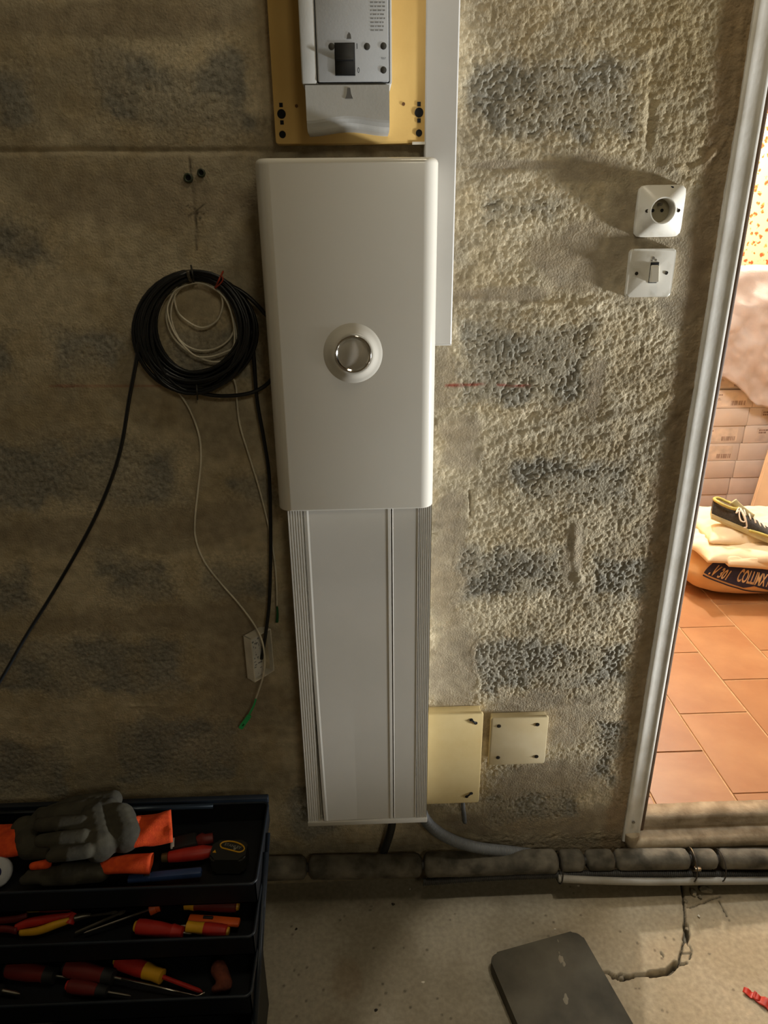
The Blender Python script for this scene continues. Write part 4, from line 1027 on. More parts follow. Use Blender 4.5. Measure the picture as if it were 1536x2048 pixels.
tube('long_arm', [G(243, 1957, T3+.022), G(392, 1992, T3+.006)], .0022, M_rod, hk, 6)
tube('short_arm', [G(392, 1992, T3+.006), G(396, 1992, T3+.006), G(410, 1985, T3+.010)], .0022, M_rod, hk, 6)
rg_ = thing('rag', G(450, 1955, T3), 'brownish red bundle at the right end of the third tray', 'rag')
organic('rag_bundle', [(G(438, 1938, T3+.016), G(452, 1968, T3+.014), .017, .013), (G(430, 1978, T3+.010), G(446, 1972, T3+.012), .008, .010)], mat('rust_rag', (120, 60, 40), .9, c2=(84, 40, 28), nscale=60, bump=.5), rg_, .003, 4)
# second tray
driver('dark red and yellow screwdriver along the back of the second tray', G(478, 1812, T2+.024), G(346, 1808, T2+.024), .112, .0125, M_sdred, M_syel, M_syel)
c0 = G(440, 1815, T2+.037); 
driver('dim yellow collared screwdriver at the back left of the second tray', G(150, 1812, T2+.018), G(38, 1816, T2+.018), .095, .0120, M_sdred, mat('tool_dull_yellow', (128, 104, 40), .5), M_sblk, clen=.050)
driver('bright red screwdriver with yellow butt in the second tray', G(270, 1852, T2+.017), G(384, 1868, T2+.013), .100, .0150, M_sred, M_sred, M_syel)
driver('short red screwdriver with yellow collar at the right of the second tray', G(458, 1864, T2+.014), G(362, 1851, T2+.022), .086, .0130, M_sred, M_syel, M_syel, clen=.036)
driver('thin rod screwdriver with orange end lying across the second tray', G(318, 1812, T2+.026), G(168, 1866, T2+.012), .020, .0120, M_sora, M_sora, M_syel, .0022)
for (a, b, r, lab) in (((150, 1836), (235, 1824), .0026, 'upper of two dull steel rods in the second tray'), ((150, 1866), (250, 1822), .0030, 'lower of two dull steel rods in the second tray')):
    p0, p1 = G(*a, T2+.010), G(*b, T2+.014)
    t = thing('steel_rod', p0, lab, 'rod', 'hand tools in the toolbox', rot=frame_of(p0, p1)); L = (p1-p0).length
    lathe('rod', [(r*.6, 0), (r, .003), (r, L-.01), (r*.5, L)], mat('dull_rod', (110, 104, 92), .4, .8), t, 8, 'X'); lathe('tip', [(r*1.5, L-.012), (r*1.5, L-.004), (r*.5, L+.001)], mat('dull_rod', (110, 104, 92), .4, .8), t, 8, 'X')
pz = thing('pliers', G(80, 1850, T2), 'red and yellow handled pliers at the left of the second tray', 'pliers', 'hand tools in the toolbox')
hp = lambda l: catmull([G(x, y, T2+z) for x, y, z in l], 8)
tube('handle', hp([(32, 1856, .012), (60, 1846, .016), (105, 1838, .018), (145, 1832, .018)]), lambda i, t: .0085+.003*math.sin(t*3.1), M_sred, pz, 10, flat=.7)
tube('handle', hp([(40, 1866, .010), (75, 1862, .012), (110, 1850, .016), (140, 1840, .018)]), lambda i, t: .0070+.002*math.sin(t*3.1), M_syel, pz, 10, flat=.7)
tube('joint', hp([(138, 1848, .012), (142, 1838, .016), (148, 1828, .018)]), .0095, M_sred, pz, 10)
tube('jaw', hp([(148, 1836, .016), (166, 1832, .015), (182, 1830, .012)]), lambda i, t: .008-.004*t, mat('dull_rod', (110, 104, 92), .4, .8), pz, 8)
pz2 = thing('pliers', G(10, 1845, T2), 'dark red pliers handles cut off by the left picture edge', 'pliers', 'hand tools in the toolbox')
tube('handle', hp([(-60, 1842, .012), (-20, 1842, .014), (30, 1838, .015), (55, 1832, .016)]), .008, M_sdred, pz2, 10, flat=.7)
tube('handle', hp([(-60, 1862, .010), (-20, 1860, .012), (10, 1858, .012), (34, 1862, .012)]), .008, M_sdred, pz2, 10, flat=.7)
kn = thing('utility_knife', G(430, 1838, T2), 'flat orange knife handle at the right of the second tray', 'knife', 'hand tools in the toolbox')
p0, p1 = G(378, 1836, T2+.016), G(480, 1844, T2+.016); fr_ = frame_of(p0, p1)
kn.matrix_world = Matrix.Translation(p0) @ fr_.to_4x4(); kn['_local'] = 1
box('handle', (0, -.010, -.004), ((p1-p0).length, .007, .005), M_sora, kn, .003)
box('slider', (.03, -.003, .004), (.05, .003, .008), M_sblk, kn, .001)
# fourth bin: dim grey bits
for (a, b, r, lab, m) in (((60, 2046), (200, 2020), .008, 'grey tool handle dim in the lowest bin', mat('dim_grey', (70, 72, 70), .6)), ((-4, 2060), (16, 2024), .006, 'pale pointed strip at the left of the lowest bin', mat('pale_strip', (190, 176, 156), .7))):
    p0, p1 = G(*a, .150), G(*b, .158); t = thing('loose_tool', p0, lab, 'tool', rot=frame_of(p0, p1)); L = (p1-p0).length
    lathe('grip', [(r*.6, 0), (r, .006), (r*.85, L*.6), (r*.2, L)], m, t, 8, 'X'); lathe('cap', [(r*.8, -.004), (r*.9, .004), (r*.5, .008)], M_sblk, t, 8, 'X')
# ---- first tray: tester, red handle, blue tool, tape measure, tape roll
def oriented(name, label, cat, a, b, z, group='hand tools in the toolbox'):
    p0, p1 = G(*a, z), G(*b, z); t = thing(name, p0, label, cat, group, rot=frame_of(p0, p1)); return t, (p1-p0).length
t, L = oriented('voltage_tester', 'black and dark red voltage tester beside the orange glove cuff', 'tester', (346, 1692), (426, 1676), T1+.022)
prism('body', [(0, -.010), (L*.55, -.012), (L*.62, -.008), (L*.62, .008), (L*.55, .012), (0, .010)], -.016, .016, M_sblk, t, .004)
lathe('grip', [(.010, L*.58), (.013, L*.66), (.015, L*.74), (.011, L*.82), (.0105, L), (.004, L+.001)], M_sdred, t, 14, 'X')
box('label_chip', (-.004, -.012, .004), (.004, .012, .0112), mat('paper_white', (238, 236, 230), .8), t, .001)
t, L = oriented('screwdriver', 'thick red screwdriver handle in front of the voltage tester', 'screwdriver', (322, 1716), (426, 1702), T1+.020)
lathe('handle', [(.006, .012), (.011, .016), (.0135, L*.45), (.0145, L*.8), (.010, L), (.003, L+.002)], M_sred, t, 14, 'X'); lathe('collar', [(.004, 0), (.009, .002), (.010, .014)], mat('dull_brass', (120, 104, 66), .4, .6), t, 14, 'X')
t, L = oriented('folding_knife', 'flat blue folding tool along the first tray front', 'knife', (256, 1758), (404, 1744), T1+.016)
box('handle', (L*.30, -.0085, -.007), (L, .0085, .007), mat('tool_blue', (54, 76, 122), .45), t, .004); box('blade_cover', (0, -.008, -.006), (L*.32, .007, .006), mat('tool_blue', (54, 76, 122), .45), t, .003)
box('clip', (L*.22, -.003, .0058), (L*.30, .004, .0078), M_rod, t, .0008)
tp, L = oriented('tape_measure', 'black tape measure with yellow oval badge at the right end of the first tray', 'tape measure', (424, 1722), (494, 1722), T1+.014)
prism_pts = rrect(0, L, -.020, .030, .012, 5)
bm = bmesh.new(); lo = [bm.verts.new((x, y, -.012)) for x, y in prism_pts]; hi = [bm.verts.new((x, y, .026)) for x, y in prism_pts]; n = len(prism_pts)
bm.faces.new(lo[::-1]); bm.faces.new(hi)
for i in range(n): bm.faces.new((lo[i], lo[(i+1) % n], hi[(i+1) % n], hi[i]))
bmesh.ops.bevel(bm, geom=[e for e in bm.edges if abs(e.verts[0].co.z-e.verts[1].co.z) < 1e-6], offset=.004, segments=2, affect='EDGES'); frombm('case', bm, mat('tape_case', (38, 38, 34), .5), tp, True, True)
cxb, cyb = L*.58, .012
el = []
for i in range(28):
    a = 2*math.pi*i/28; x, y = .027*math.cos(a), .0125*math.sin(a); y = max(y, -.0085); k = R(-16); el.append(Vector((cxb+x*math.cos(k)-y*math.sin(k), cyb+x*math.sin(k)+y*math.cos(k), .0265)))
tube('badge_ring', el, .0016, M_syel, tp, 6, True)
V, F = text_data('STANLEY', .0092, 0, .0001); k = R(-16)
new('lettering', [(cxb+x*math.cos(k)-(y+.002)*math.sin(k), cyb+x*math.sin(k)+(y+.002)*math.cos(k), .0264) for x, y in V], F, mat('badge_letters', (150, 146, 130), .5), tp)
lathe('badge_dot', [(.003, .0255), (.0028, .0268), (.0001, .0269)], mat('badge_letters', (150, 146, 130), .5), tp, 10, 'Z', (cxb+.006, cyb-.005, 0))
new('arrow_mark', [(.004, -.002, .0263), (.012, -.003, .0263), (.008, .005, .0263)], [(0, 1, 2)], M_syel, tp)
rl = thing('tape_roll', G(-6, 1748, T1), 'white tape roll at the left edge of the first tray', 'tape roll')
c = G(-8, 1744, T1+.02); V, F = lathe_data([(.012, -.010), (.028, -.010), (.031, -.006), (.031, .006), (.028, .010), (.012, .010)], 24, 'Z', (0, 0, 0))
mt = Matrix.Translation(c) @ Matrix.Rotation(R(50), 4, 'X') @ Matrix.Rotation(R(15), 4, 'Y')
new('roll', [mt @ Vector(v) for v in V], F[:-2]+[tuple(list(range(24))[::-1])], mat('tape_white', (200, 202, 204), .5), rl, True)
V, F = lathe_data([(.0001, -.0105), (.0120, -.0105), (.0130, .0), (.0120, .0105), (.0001, .0105)], 20, 'Z'); new('core', [mt @ Vector(v) for v in V], F, mat('core_blue', (40, 44, 90), .5), rl, True)

# ---- work gloves on top of the first tray
M_coat = mat('dark_glove_coating', (68, 64, 50), .9, c2=(52, 49, 39), nscale=30, bump=.25, bscale=180)
M_knit = mat('orange_knit', (232, 84, 24), .85, c2=(212, 66, 16), nscale=80, bump=.35, bscale=420)
def cuff(name, path, wid, thk, parent, m=M_knit, n=20):
    V = []; F = []; N = len(path)
    for i, p in enumerate(path):
        a = path[max(0, i-1)]; b = path[min(N-1, i+1)]; T = (b-a).normalized(); sd = Vector((0, 0, 1)).cross(T).normalized(); up = T.cross(sd)
        w = wid(i/(N-1)); h = thk(i/(N-1))
        for j in range(n):
            an = 2*math.pi*j/n; V.append(p+sd*(w*math.cos(an))+up*(h*math.sin(an)*(1+.22*math.sin(3*an+i*.7))))
    for i in range(N-1):
        for j in range(n): F.append((i*n+j, i*n+(j+1) % n, (i+1)*n+(j+1) % n, (i+1)*n+j))
    F.append(tuple(range(n-1, -1, -1)))
    o = new(name, V, F, m, parent, True); md = o.modifiers.new('t', 'SOLIDIFY'); md.thickness = .0015; md.offset = -1; return o
# glove under the others, its cuff to the left edge
gB = thing('work_glove', G(40, 1690, T1+.02), 'orange and dark work glove with its cuff at the left picture edge', 'glove', 'work gloves on the toolbox')
zB = T1+.048
organic('coating', [(G(50, 1660, zB), G(62, 1690, zB), .030, .030), (G(62, 1690, zB-.004), G(110, 1700, zB-.006), .028, .022), (G(50, 1655, zB), G(110, 1640, zB), .022, .016)], M_coat, gB, .003, 10)
cuff('cuff', catmull([G(58, 1678, zB), G(30, 1680, zB), G(0, 1682, zB-.002), G(-40, 1684, zB-.004), (G(-80, 1686, zB-.004))], 4), lambda t: .039+.003*t, lambda t: .018, gB)
# lower glove, cuff to the right, fingers along the tray front
gC = thing('work_glove', G(150, 1748, T1+.02), 'lower orange and dark work glove lying along the first tray front', 'glove', 'work gloves on the toolbox')
zC = T1+.030
organic('coating', [(G(200, 1742, zC), G(130, 1748, zC), .022, .022), (G(130, 1742, zC), G(60, 1748, zC-.004), .013, .010), (G(130, 1752, zC), G(48, 1760, zC-.006), .012, .010), (G(150, 1758, zC-.004), G(90, 1764, zC-.008), .012, .009)], M_coat, gC, .003, 8)
cuff('cuff', catmull([G(190, 1734, zC+.004), G(225, 1730, zC+.010), G(262, 1728, zC+.012), G(303, 1726, zC+.010)], 5), lambda t: .016+.008*t, lambda t: .012, gC)
organic('knit_thumb', [(G(66, 1732, zC+.012), G(94, 1728, zC+.012), .008, .010)], M_knit, gC, .002, 4)
# top glove: fingers curled to the left, cuff to the right
gA = thing('work_glove', G(180, 1680, T1+.05), 'topmost dark coated work glove with curled fingers and orange cuff', 'glove', 'work gloves on the toolbox')
zA = T1+.082
caps = [(G(238, 1640, zA-.006), G(250, 1672, zA-.010), .036, .034), (G(190, 1640, zA), G(200, 1690, zA-.006), .036, .034), (G(215, 1625, zA-.002), G(170, 1622, zA), .030, .028), (G(150, 1640, zA), G(160, 1690, zA), .026, .026)]
for (ax_, ay_, bx__, by_, r, dz) in ((160, 1618, 86, 1632, .0185, .010), (165, 1646, 80, 1650, .0165, .018), (165, 1674, 82, 1682, .0165, .018), (172, 1702, 104, 1712, .0150, .010)):
    caps.append((G(ax_, ay_, zA+dz), G((ax_+bx__)/2, (ay_+by_)/2, zA+dz+.004), r*1.05, r)); caps.append((G((ax_+bx__)/2, (ay_+by_)/2, zA+dz+.004), G(bx__, by_, zA+dz-.010), r, r*.86))
caps += [(G(225, 1600, zA-.002), G(150, 1606, zA+.004), .022, .016), (G(150, 1606, zA+.004), G(84, 1630, zA-.004), .016, .014), (G(84, 1630, zA-.010), G(54, 1670, zA-.026), .018, .020)]
organic('coating', caps, M_coat, gA, .0026, 14)
cuff('cuff', catmull([G(235, 1664, zA-.014), G(265, 1664, zA-.016), G(300, 1660, zA-.022), G(344, 1652, zA-.026)], 6), lambda t: .036+.006*t, lambda t: .020-.002*t, gA)

# ================================================================== THE TILED ROOM
M_carton = mat('pale_carton', (230, 212, 196), .85, c2=(219, 199, 181), nscale=6, bump=.08, bscale=200)
M_print = mat('carton_print', (160, 128, 106), .85)
M_wht = mat('carton_label', (236, 214, 192), .8)
yb = 1.90; rowh = .0883; zp = .2097
pal = thing('pallet', (1.85, 2.08, ZR), 'low wooden pallet under the tile cartons', 'pallet')
M_wood = mat('pallet_wood', (170, 130, 86), .8, c2=(140, 100, 62), nscale=10, scl=(1, 8, 8))
for k in range(3): box('bearer', (1.40, 1.92+k*.15, ZR), (2.32, 1.97+k*.15, ZR+.030), M_wood, pal)
for k in range(5): box('board', (1.40+k*.186, 1.90, ZR+.030), (1.40+k*.186+.16, 2.28, zp-.0005), M_wood, pal)
ORD = ['lowest', 'second', 'third', 'fourth', 'fifth', 'sixth', 'seventh', 'eighth', 'ninth', 'tenth', 'eleventh', 'twelfth', 'topmost']
seams = {1: P(1455, 985, yb).x, 2: P(1461, 971, yb).x, 3: P(1470.6, 937, yb).x, 4: P(1481, 903, yb).x, 5: P(1489, 869, yb).x, 6: P(1499.6, 833, yb).x, 7: P(1507, 808, yb).x}
PRINT = {(3, 0), (4, 0), (6, 0), (7, 0), (4, 1), (5, 1), (6, 1), (8, 0)}
for r in range(13):
    z0 = zp+r*rowh; sx = seams.get(r, seams[7] if r > 7 else seams[1]); dy = random.uniform(-.004, .004)
    for c in (0, 1):
        x0, x1 = (sx-.452, sx-.0018) if c == 0 else (sx+.0018, sx+.452)
        t = thing('tile_carton', ((x0+x1)/2, yb+.18, z0), '%s pale tile carton from the floor in the %s stack' % (ORD[r], 'left' if c == 0 else 'right'), 'carton', 'stacked tile cartons')
        d = dy+random.uniform(-.003, .003)
        box('carton_body', (x0, yb+d, z0+.0008), (x1, yb+.36, z0+rowh-.0008), M_carton, t, .002)
        if (r, c) in PRINT:
            y = yb+d-.0006; V = []; F = []
            def rect(a, b, c_, e):
                k = len(V); V.extend([(a, y, c_), (b, y, c_), (b, y, e), (a, y, e)]); F.append((k, k+1, k+2, k+3))
            rx = x1-.030 if c == 0 else x0+.36
            lb = new('paper_label', [(rx-.30, y+.0003, z0+.010), (rx, y+.0003, z0+.010), (rx, y+.0003, z0+rowh-.012), (rx-.30, y+.0003, z0+rowh-.012)], [(0, 1, 2, 3)], M_wht, t)
            x = rx-.075
            while x < rx-.008:
                w = random.choice((.0015, .003, .0045)); rect(x, x+w, z0+.014, z0+.036); x += w+random.choice((.002, .004))
            for (a, w, zz, h) in ((-.19, .07, .062, .006), (-.29, .05, .060, .008), (-.29, .035, .048, .008), (-.18, .05, .046, .003), (-.18, .055, .040, .003), (-.18, .04, .034, .003)):
                q = rx+a
                while q < rx+a+w: e_ = min(q+random.uniform(.004, .010), rx+a+w); rect(q, e_, z0+zz, z0+zz+h); q = e_+.002
            tag(new('barcode_print', V, F, M_print, t), kind='stuff')
zt_ = zp+13*rowh
# ---- blanket over the cartons: one sheet from the top over the front edge, hanging to a point
M_blan = mat('peach_blanket', (204, 186, 174), .95, c2=(186, 166, 152), nscale=9, bump=.35, bscale=160, detail=9)
HEM = [(1.30, P(1432, 740, yb-.02).z), (P(1441, 756, yb-.02).x, P(1441, 756, yb-.02).z), (P(1462, 768, yb-.02).x, P(1462, 770, yb-.02).z), (P(1508, 810, yb-.02).x, P(1508, 812, yb-.02).z), (P(1540, 818, yb-.02).x, P(1540, 818, yb-.02).z), (2.35, P(1540, 818, yb-.02).z+.03)]
def hem(x):
    for (a, b), (c, d) in zip(HEM[:-1], HEM[1:]):
        if a <= x <= c: return b+(d-b)*(x-a)/(c-a)
    return HEM[-1][1]
nu, nv = 90, 90; V = []; F = []
for i in range(nu):
    x = 1.36+(2.36-1.36)*i/(nu-1); hz = hem(x); drop = zt_-hz; run = .34
    for j in range(nv):
        s = j/(nv-1)*(run+drop)
        fl = fb1(x*5.+s*2, s*4.-x*3, 601, 3)-.5; f2 = fb1(x*14.-s*9, s*10.+x*8, 603, 3)-.5
        if s < run: V.append((x, yb+run-.01-s, zt_+.006+.020*max(0, fl+.1)))
        else:
            d = s-run; k = min(1, d/.15)
            V.append((x, yb-.012-.050*k*(fl+.5)-.050*k*(f2+.4), zt_+.008-d))
for i in range(nu-1):
    for j in range(nv-1): F.append((i*nv+j, (i+1)*nv+j, (i+1)*nv+j+1, i*nv+j+1))
bk = new('blanket', V, F, M_blan, None, True); md = bk.modifiers.new('t', 'SOLIDIFY'); md.thickness = .004; md.offset = 1
tag(bk, 'crumpled peach blanket draped over the carton stacks', 'blanket')
# ---- board leaning at the right
c0, c1 = P(1490, 1052, 1.64), P(1556, 840, 1.77)
ax_ = (c1-c0); ln = 1.0; up = ax_.normalized(); side = Vector((1, .10, 0)).normalized(); nn = side.cross(up).normalized()
base = c0+up*((ZR+.002-c0.z)/up.z)
V = [base+side*a+up*b+nn*c for a in (0, .55) for b in (0, .72) for c in (-.009, .009)]
bm = bmesh.new(); vs = [bm.verts.new(v) for v in V]
for f in ((0, 1, 3, 2), (4, 6, 7, 5), (0, 4, 5, 1), (2, 3, 7, 6), (0, 2, 6, 4), (1, 5, 7, 3)): bm.faces.new([vs[i] for i in f])
bmesh.ops.bevel(bm, geom=bm.edges[:], offset=.003, segments=2, affect='EDGES')
lz = min(v.co.z for v in bm.verts); bmesh.ops.translate(bm, vec=(0, 0, ZR-lz), verts=bm.verts[:])
lb = thing('leaning_board', base, 'cream board leaning against the cartons behind the shoe', 'board')
frombm('panel', bm, mat('cream_board', (236, 204, 168), .6, nscale=4), lb, True, True)

# ---- paper sack of tile adhesive with its print
M_sack = mat('kraft_paper', (222, 178, 122), .75, c2=(206, 158, 102), nscale=9, bump=.25, bscale=70, detail=8)
M_navyp = mat('navy_print', (50, 46, 72), .7, c2=(42, 38, 62), nscale=40)
M_dye = mat('sack_letter', (226, 184, 128), .75)
SCn = Vector((1.640, 1.285, ZR+.088)); SA, SB, SH = .350, .225, .088; SROT = R(-3)
def sack(u, v, lift=0., c=SCn, a=SA, b=SB, h=SH, seed=0, amp=1.):
    """u around (0 = front, towards -y), v elevation; superellipsoid pillow"""
    def pw(t, e): return math.copysign(abs(t)**e, t)
    cv, sv = math.cos(v), math.sin(v)
    x = a*pw(math.sin(u), .36)*pw(cv, .55); y = -b*pw(math.cos(u), .62)*pw(cv, .55); z = h*pw(sv, .75)
    w = amp*(.010*(fb1(x*9., y*9.+z*14+seed, 700+seed, 3)-.5)+.016*abs(x/a)**5*(fb1(z*60., y*12., 710+seed, 2)-.5))
    p = Vector((x, y, z)); n = Vector((x/a**2, y/b**2, z/h**2)).normalized(); p = p+n*(w+lift)
    p = Matrix.Rotation(SROT, 3, 'Z') @ p
    p.z = max(p.z, -h)
    return c+p
def sack_mesh(name, m, parent, **k):
    nu, nv = 96, 40; V = []; F = []
    for i in range(nv+1):
        v = -math.pi/2+math.pi*i/nv
        for j in range(nu): V.append(sack(2*math.pi*j/nu, v*.999, **k))
    for i in range(nv):
        for j in range(nu): F.append((i*nu+j, i*nu+(j+1) % nu, (i+1)*nu+(j+1) % nu, (i+1)*nu+j))
    F.append(tuple(range(nu-1, -1, -1))); F.append(tuple(nv*nu+j for j in range(nu)))
    return new(name, V, F, m, parent, True)
sk = thing('adhesive_sack', (SCn.x, SCn.y, ZR), 'paper sack with navy print lying on the orange tiles', 'sack')
sack_mesh('paper', M_sack, sk)
# front face is charted by (s, t): s along the sack, t up the front
def proj_px(p):
    d = p-CAM; k = d.dot(fw); return 768+FPX*d.dot(RX)/k, 1024-FPX*d.dot(UY)/k
def chart(s, t):
    """s: metres along the front from its middle, t: metres above its belly"""
    x = max(-.999, min(.999, s/SA)); u = math.asin(max(-1, min(1, math.copysign(abs(x)**(1/.36), x))))
    zz = max(-.99, min(.99, t/SH)); v = math.asin(math.copysign(abs(zz)**(1/.75), zz))
    # cv shrinks x a little; compensate
    return sack(u, v, .0018)
def print_patch(name, poly, m, lift=0):
    """polygon in (s, t) filled with a fine grid clipped to it"""
    bm = bmesh.new(); f = bm.faces.new([bm.verts.new((x, y, 0)) for x, y in poly])
    xs = [p[0] for p in poly]; ys = [p[1] for p in poly]
    for k in range(1, 40):
        x = min(xs)+(max(xs)-min(xs))*k/40; bmesh.ops.bisect_plane(bm, geom=bm.verts[:]+bm.edges[:]+bm.faces[:], plane_co=(x, 0, 0), plane_no=(1, 0, 0))
    for k in range(1, 16):
        y = min(ys)+(max(ys)-min(ys))*k/16; bmesh.ops.bisect_plane(bm, geom=bm.verts[:]+bm.edges[:]+bm.faces[:], plane_co=(0, y, 0), plane_no=(0, 1, 0))
    for v in bm.verts: v.co = chart(v.co.x, v.co.y)+Vector((0, -lift, lift*.3))
    return frombm(name, bm, m, sk, True)
def print_text(name, s, size, cx, cy, ang, m, shear=.12, bold=.0, sx=.8, lift=.0022):
    V, F = text_data(s, size, shear, bold, sx); ca, sa = math.cos(R(ang)), math.sin(R(ang))
    bm = bmesh.new(); vs = [bm.verts.new((cx+x*ca-y*sa, cy+x*sa+y*ca, 0)) for x, y in V]
    for f in F:
        try: bm.faces.new([vs[i] for i in f])
        except ValueError: pass
    xs = [v.co.x for v in bm.verts]; ys = [v.co.y for v in bm.verts]
    for k in range(1, 60): bmesh.ops.bisect_plane(bm, geom=bm.verts[:]+bm.edges[:]+bm.faces[:], plane_co=(min(xs)+(max(xs)-min(xs))*k/60, 0, 0), plane_no=(1, 0, 0))
    for k in range(1, 16): bmesh.ops.bisect_plane(bm, geom=bm.verts[:]+bm.edges[:]+bm.faces[:], plane_co=(0, min(ys)+(max(ys)-min(ys))*k/16, 0), plane_no=(0, 1, 0))
    for v in bm.verts: v.co = chart(v.co.x, v.co.y)+Vector((0, -lift, lift*.3))
    return frombm(name, bm, m, sk, True)
print_patch('printed_band', [(-.290, .070), (-.200, .066), (-.100, .054), (.060, .030), (.240, .006), (.240, -.066), (.060, -.052), (-.050, -.030), (-.105, -.012), (-.145, -.022), (-.200, -.004), (-.296, .026)], M_navyp)
print_patch('printed_line', [(-.296, .020), (-.145, -.029), (.060, -.062), (.240, -.074), (.240, -.077), (.060, -.067), (-.145, -.035), (-.296, .014)], M_navyp)
print_text('brand_lettering', 'COLLIMX P', .066, -.112, .016, -10, M_dye, .10, .0016, .40)
print_text('type_lettering', '.V 301', .050, -.245, .033, -13, M_dye, .16, .0014, .56)
print_text('colour_lettering', 'BLANC', .026, .010, -.052, -8, M_navyp, .1, .0006, .8)
print_patch('seam_mark', [(-.235, .0865), (-.232, .0865), (-.234, .078), (-.237, .078)], M_navyp)
# ---- half empty pale sack folded on top
cf = thing('folded_sack', (1.66, 1.30, ZR+.17), 'crumpled pale empty sack folded on top of the printed sack', 'sack')
M_pale = mat('pale_paper', (250, 226, 186), .7, c2=(240, 210, 164), nscale=7, bump=.2, bscale=60)
def rumple(name, cx, cy, a, b, z0, h, seed, m, parent, tilt=0.):
    n1, n2 = 72, 40; V = []; F = []
    X, Y = np.meshgrid(np.linspace(-1, 1, n1), np.linspace(-1, 1, n2))
    ed = (1-np.abs(X)**6)*(1-np.abs(Y)**4)
    H = h*np.clip(ed, 0, 1)**.45*(.72+.75*(fbm(X*2.2+Y*.7, Y*2.6-X*.5, seed, 3)-.5)+.35*np.abs(fbm(X*4+Y*3, Y*5-X*2, seed+5, 2)-.5))
    for x, y, z in zip(X.ravel(), Y.ravel(), H.ravel()): V.append((cx+x*a*(1+.05*math.sin(y*5+seed)), cy+y*b*(1+.06*math.sin(x*6+seed)), z0+z+tilt*x))
    for x, y, z in zip(X.ravel(), Y.ravel(), H.ravel()): V.append((cx+x*a*.98, cy+y*b*.98, z0-.012+tilt*x))
    for o, fl in ((0, 0), (n1*n2, 1)):
        for r in range(n2-1):
            for q in range(n1-1):
                f = (o+r*n1+q, o+r*n1+q+1, o+(r+1)*n1+q+1, o+(r+1)*n1+q); F.append(f[::-1] if fl else f)
    N = n1*n2
    for q in range(n1-1): F.append((q, N+q, N+q+1, q+1)); F.append(((n2-1)*n1+q, (n2-1)*n1+q+1, N+(n2-1)*n1+q+1, N+(n2-1)*n1+q))
    for r in range(n2-1): F.append((r*n1, (r+1)*n1, N+(r+1)*n1, N+r*n1)); F.append((r*n1+n1-1, N+r*n1+n1-1, N+(r+1)*n1+n1-1, (r+1)*n1+n1-1))
    return new(name, V, F, m, parent, True)
ZS = ZR+2*SH-.006
rumple('lower_fold', 1.66, 1.25, .345, .185, ZS, .062, 801, M_pale, cf, -.022)
rumple('upper_fold', 1.70, 1.31, .330, .165, ZS+.040, .062, 811, M_pale, cf, -.022)
rumple('hanging_flap', 1.60, 1.115, .200, .055, ZS-.014, .040, 821, M_pale, cf, -.020)

# ---- shoe on the sack
sh0, sh1 = P(1424, 1016, 1.24), P(1560, 1062, 1.16)
shz = .455
M_mesh = mat('shoe_mesh_dark', (74, 70, 62), .85, c2=(58, 54, 48), nscale=160, bump=.4, bscale=600)
M_trimy = mat('shoe_olive_trim', (196, 178, 92), .7)
M_sole = mat('shoe_sole', (206, 196, 150), .6)
M_lace = mat('shoe_lace', (244, 226, 200), .8)
s0, s1 = Vector((sh0.x, 1.24, 0)), Vector((sh1.x+.02, 1.13, 0))
xa = (s1-s0).normalized(); sdir = Vector((xa.y, -xa.x, 0)); SL = .285; T0 = P(1420, 1030, 1.22)
shoe = thing('shoe', (s0.x, s0.y, T0.z-.04), 'dark sneaker with olive trim and white laces lying on the sack', 'shoe', rot=None)
zb0 = T0.z-.045; slope = -.095/ .30
def S3(l, s, z): return s0+xa*l+sdir*s+Vector((0, 0, zb0+.030+z+slope*l))
stn = [(0, .028, .070, .028), (.02, .033, .078, .030), (.06, .035, .075, .032), (.10, .036, .070, .034), (.14, .039, .064, .038), (.18, .043, .054, .042), (.22, .045, .044, .044), (.255, .040, .034, .040), (.278, .026, .024, .028), (.287, .008, .014, .010)]
V = []; F = []; m_ = 18
for (l, w, h, w2) in stn:
    for j in range(m_):
        a = math.pi*j/(m_-1); V.append(S3(l, -math.cos(a)*w*(.86+.14*math.sin(a)), .018+math.sin(a)**.7*(h-.018)))
for i in range(len(stn)-1):
    for j in range(m_-1): F.append((i*m_+j, i*m_+j+1, (i+1)*m_+j+1, (i+1)*m_+j))
F.append(tuple(range(m_))); F.append(tuple((len(stn)-1)*m_+j for j in range(m_-1, -1, -1)))
o = new('upper', V, F, M_mesh, shoe, True); md = o.modifiers.new('s', 'SUBSURF'); md.levels = 1; md.render_levels = 1
V = []; F = []
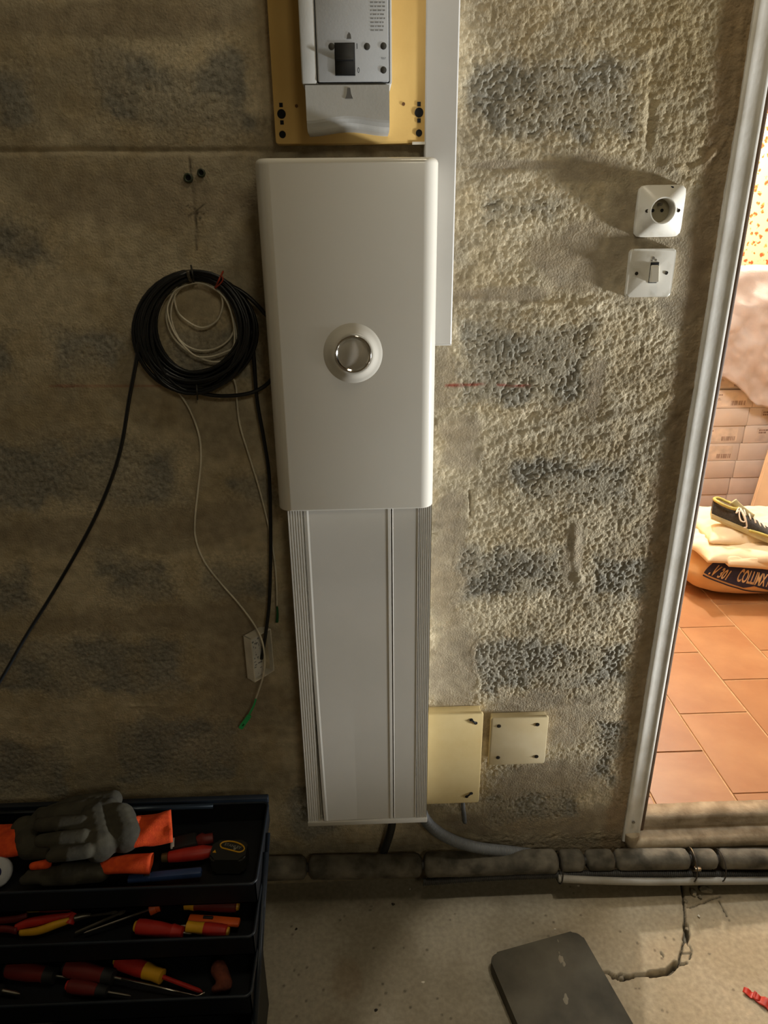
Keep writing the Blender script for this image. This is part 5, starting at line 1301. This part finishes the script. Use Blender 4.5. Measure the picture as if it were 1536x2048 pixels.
for z_, k in ((0, .96), (.010, 1.06), (.022, 1.05)):
    for l, w, h, w2 in stn: V.append(S3(l, -w2*k, z_))
    for l, w, h, w2 in stn[::-1]: V.append(S3(l, w2*k, z_))
n = 2*len(stn)
for r in range(2):
    for j in range(n): F.append((r*n+j, r*n+(j+1) % n, (r+1)*n+(j+1) % n, (r+1)*n+j))
F.append(tuple(range(n-1, -1, -1))); F.append(tuple(2*n+j for j in range(n)))
new('sole', V, F, M_sole, shoe, False)
tube('collar', catmull([S3(l, s, z) for l, s, z in ((.002, 0, .076), (.02, -.027, .078), (.055, -.030, .076), (.085, -.020, .078), (.092, 0, .080), (.085, .020, .078), (.055, .030, .076), (.02, .027, .078))], 5, True), .0062, M_trimy, shoe, 8, True)
tube('trim_band', catmull([S3(l, s, z) for l, s, z in ((.14, .040, .020), (.18, .044, .026), (.22, .046, .028), (.26, .040, .022), (.283, .018, .016))], 6), .006, M_trimy, shoe, 8)
tube('tongue', catmull([S3(.150, 0, .066), S3(.115, 0, .076), S3(.085, 0, .088), S3(.070, 0, .096)], 5), lambda i, t: .012+.004*t, M_sole, shoe, 10, flat=.4)
for i in range(5):
    l = .105+i*.020; h = .076-.0075*i; s = .026-.001*i
    tube('lace', catmull([S3(l, -s, h-.006), S3(l+.006, -s*.4, h+.004), S3(l+.010, s*.4, h+.004), S3(l+.016, s, h-.008)], 5), .0030, M_lace, shoe, 6)
tube('lace', catmull([S3(.100, .006, .084), S3(.106, .030, .076), S3(.120, .046, .052), S3(.104, .048, .048), S3(.096, .034, .066), S3(.100, .008, .084)], 6), .0030, M_lace, shoe, 6)
tube('lace', catmull([S3(.100, .004, .084), S3(.116, .036, .068), S3(.128, .050, .036), S3(.118, .052, .026)], 6), .0030, M_lace, shoe, 6)
tube('lace', catmull([S3(.100, -.004, .084), S3(.090, .024, .082), S3(.084, .040, .068), S3(.092, .030, .078)], 6), .0030, M_lace, shoe, 6)

# housekeeping
for o in bpy.data.objects:
    if '_local' in o: del o['_local']
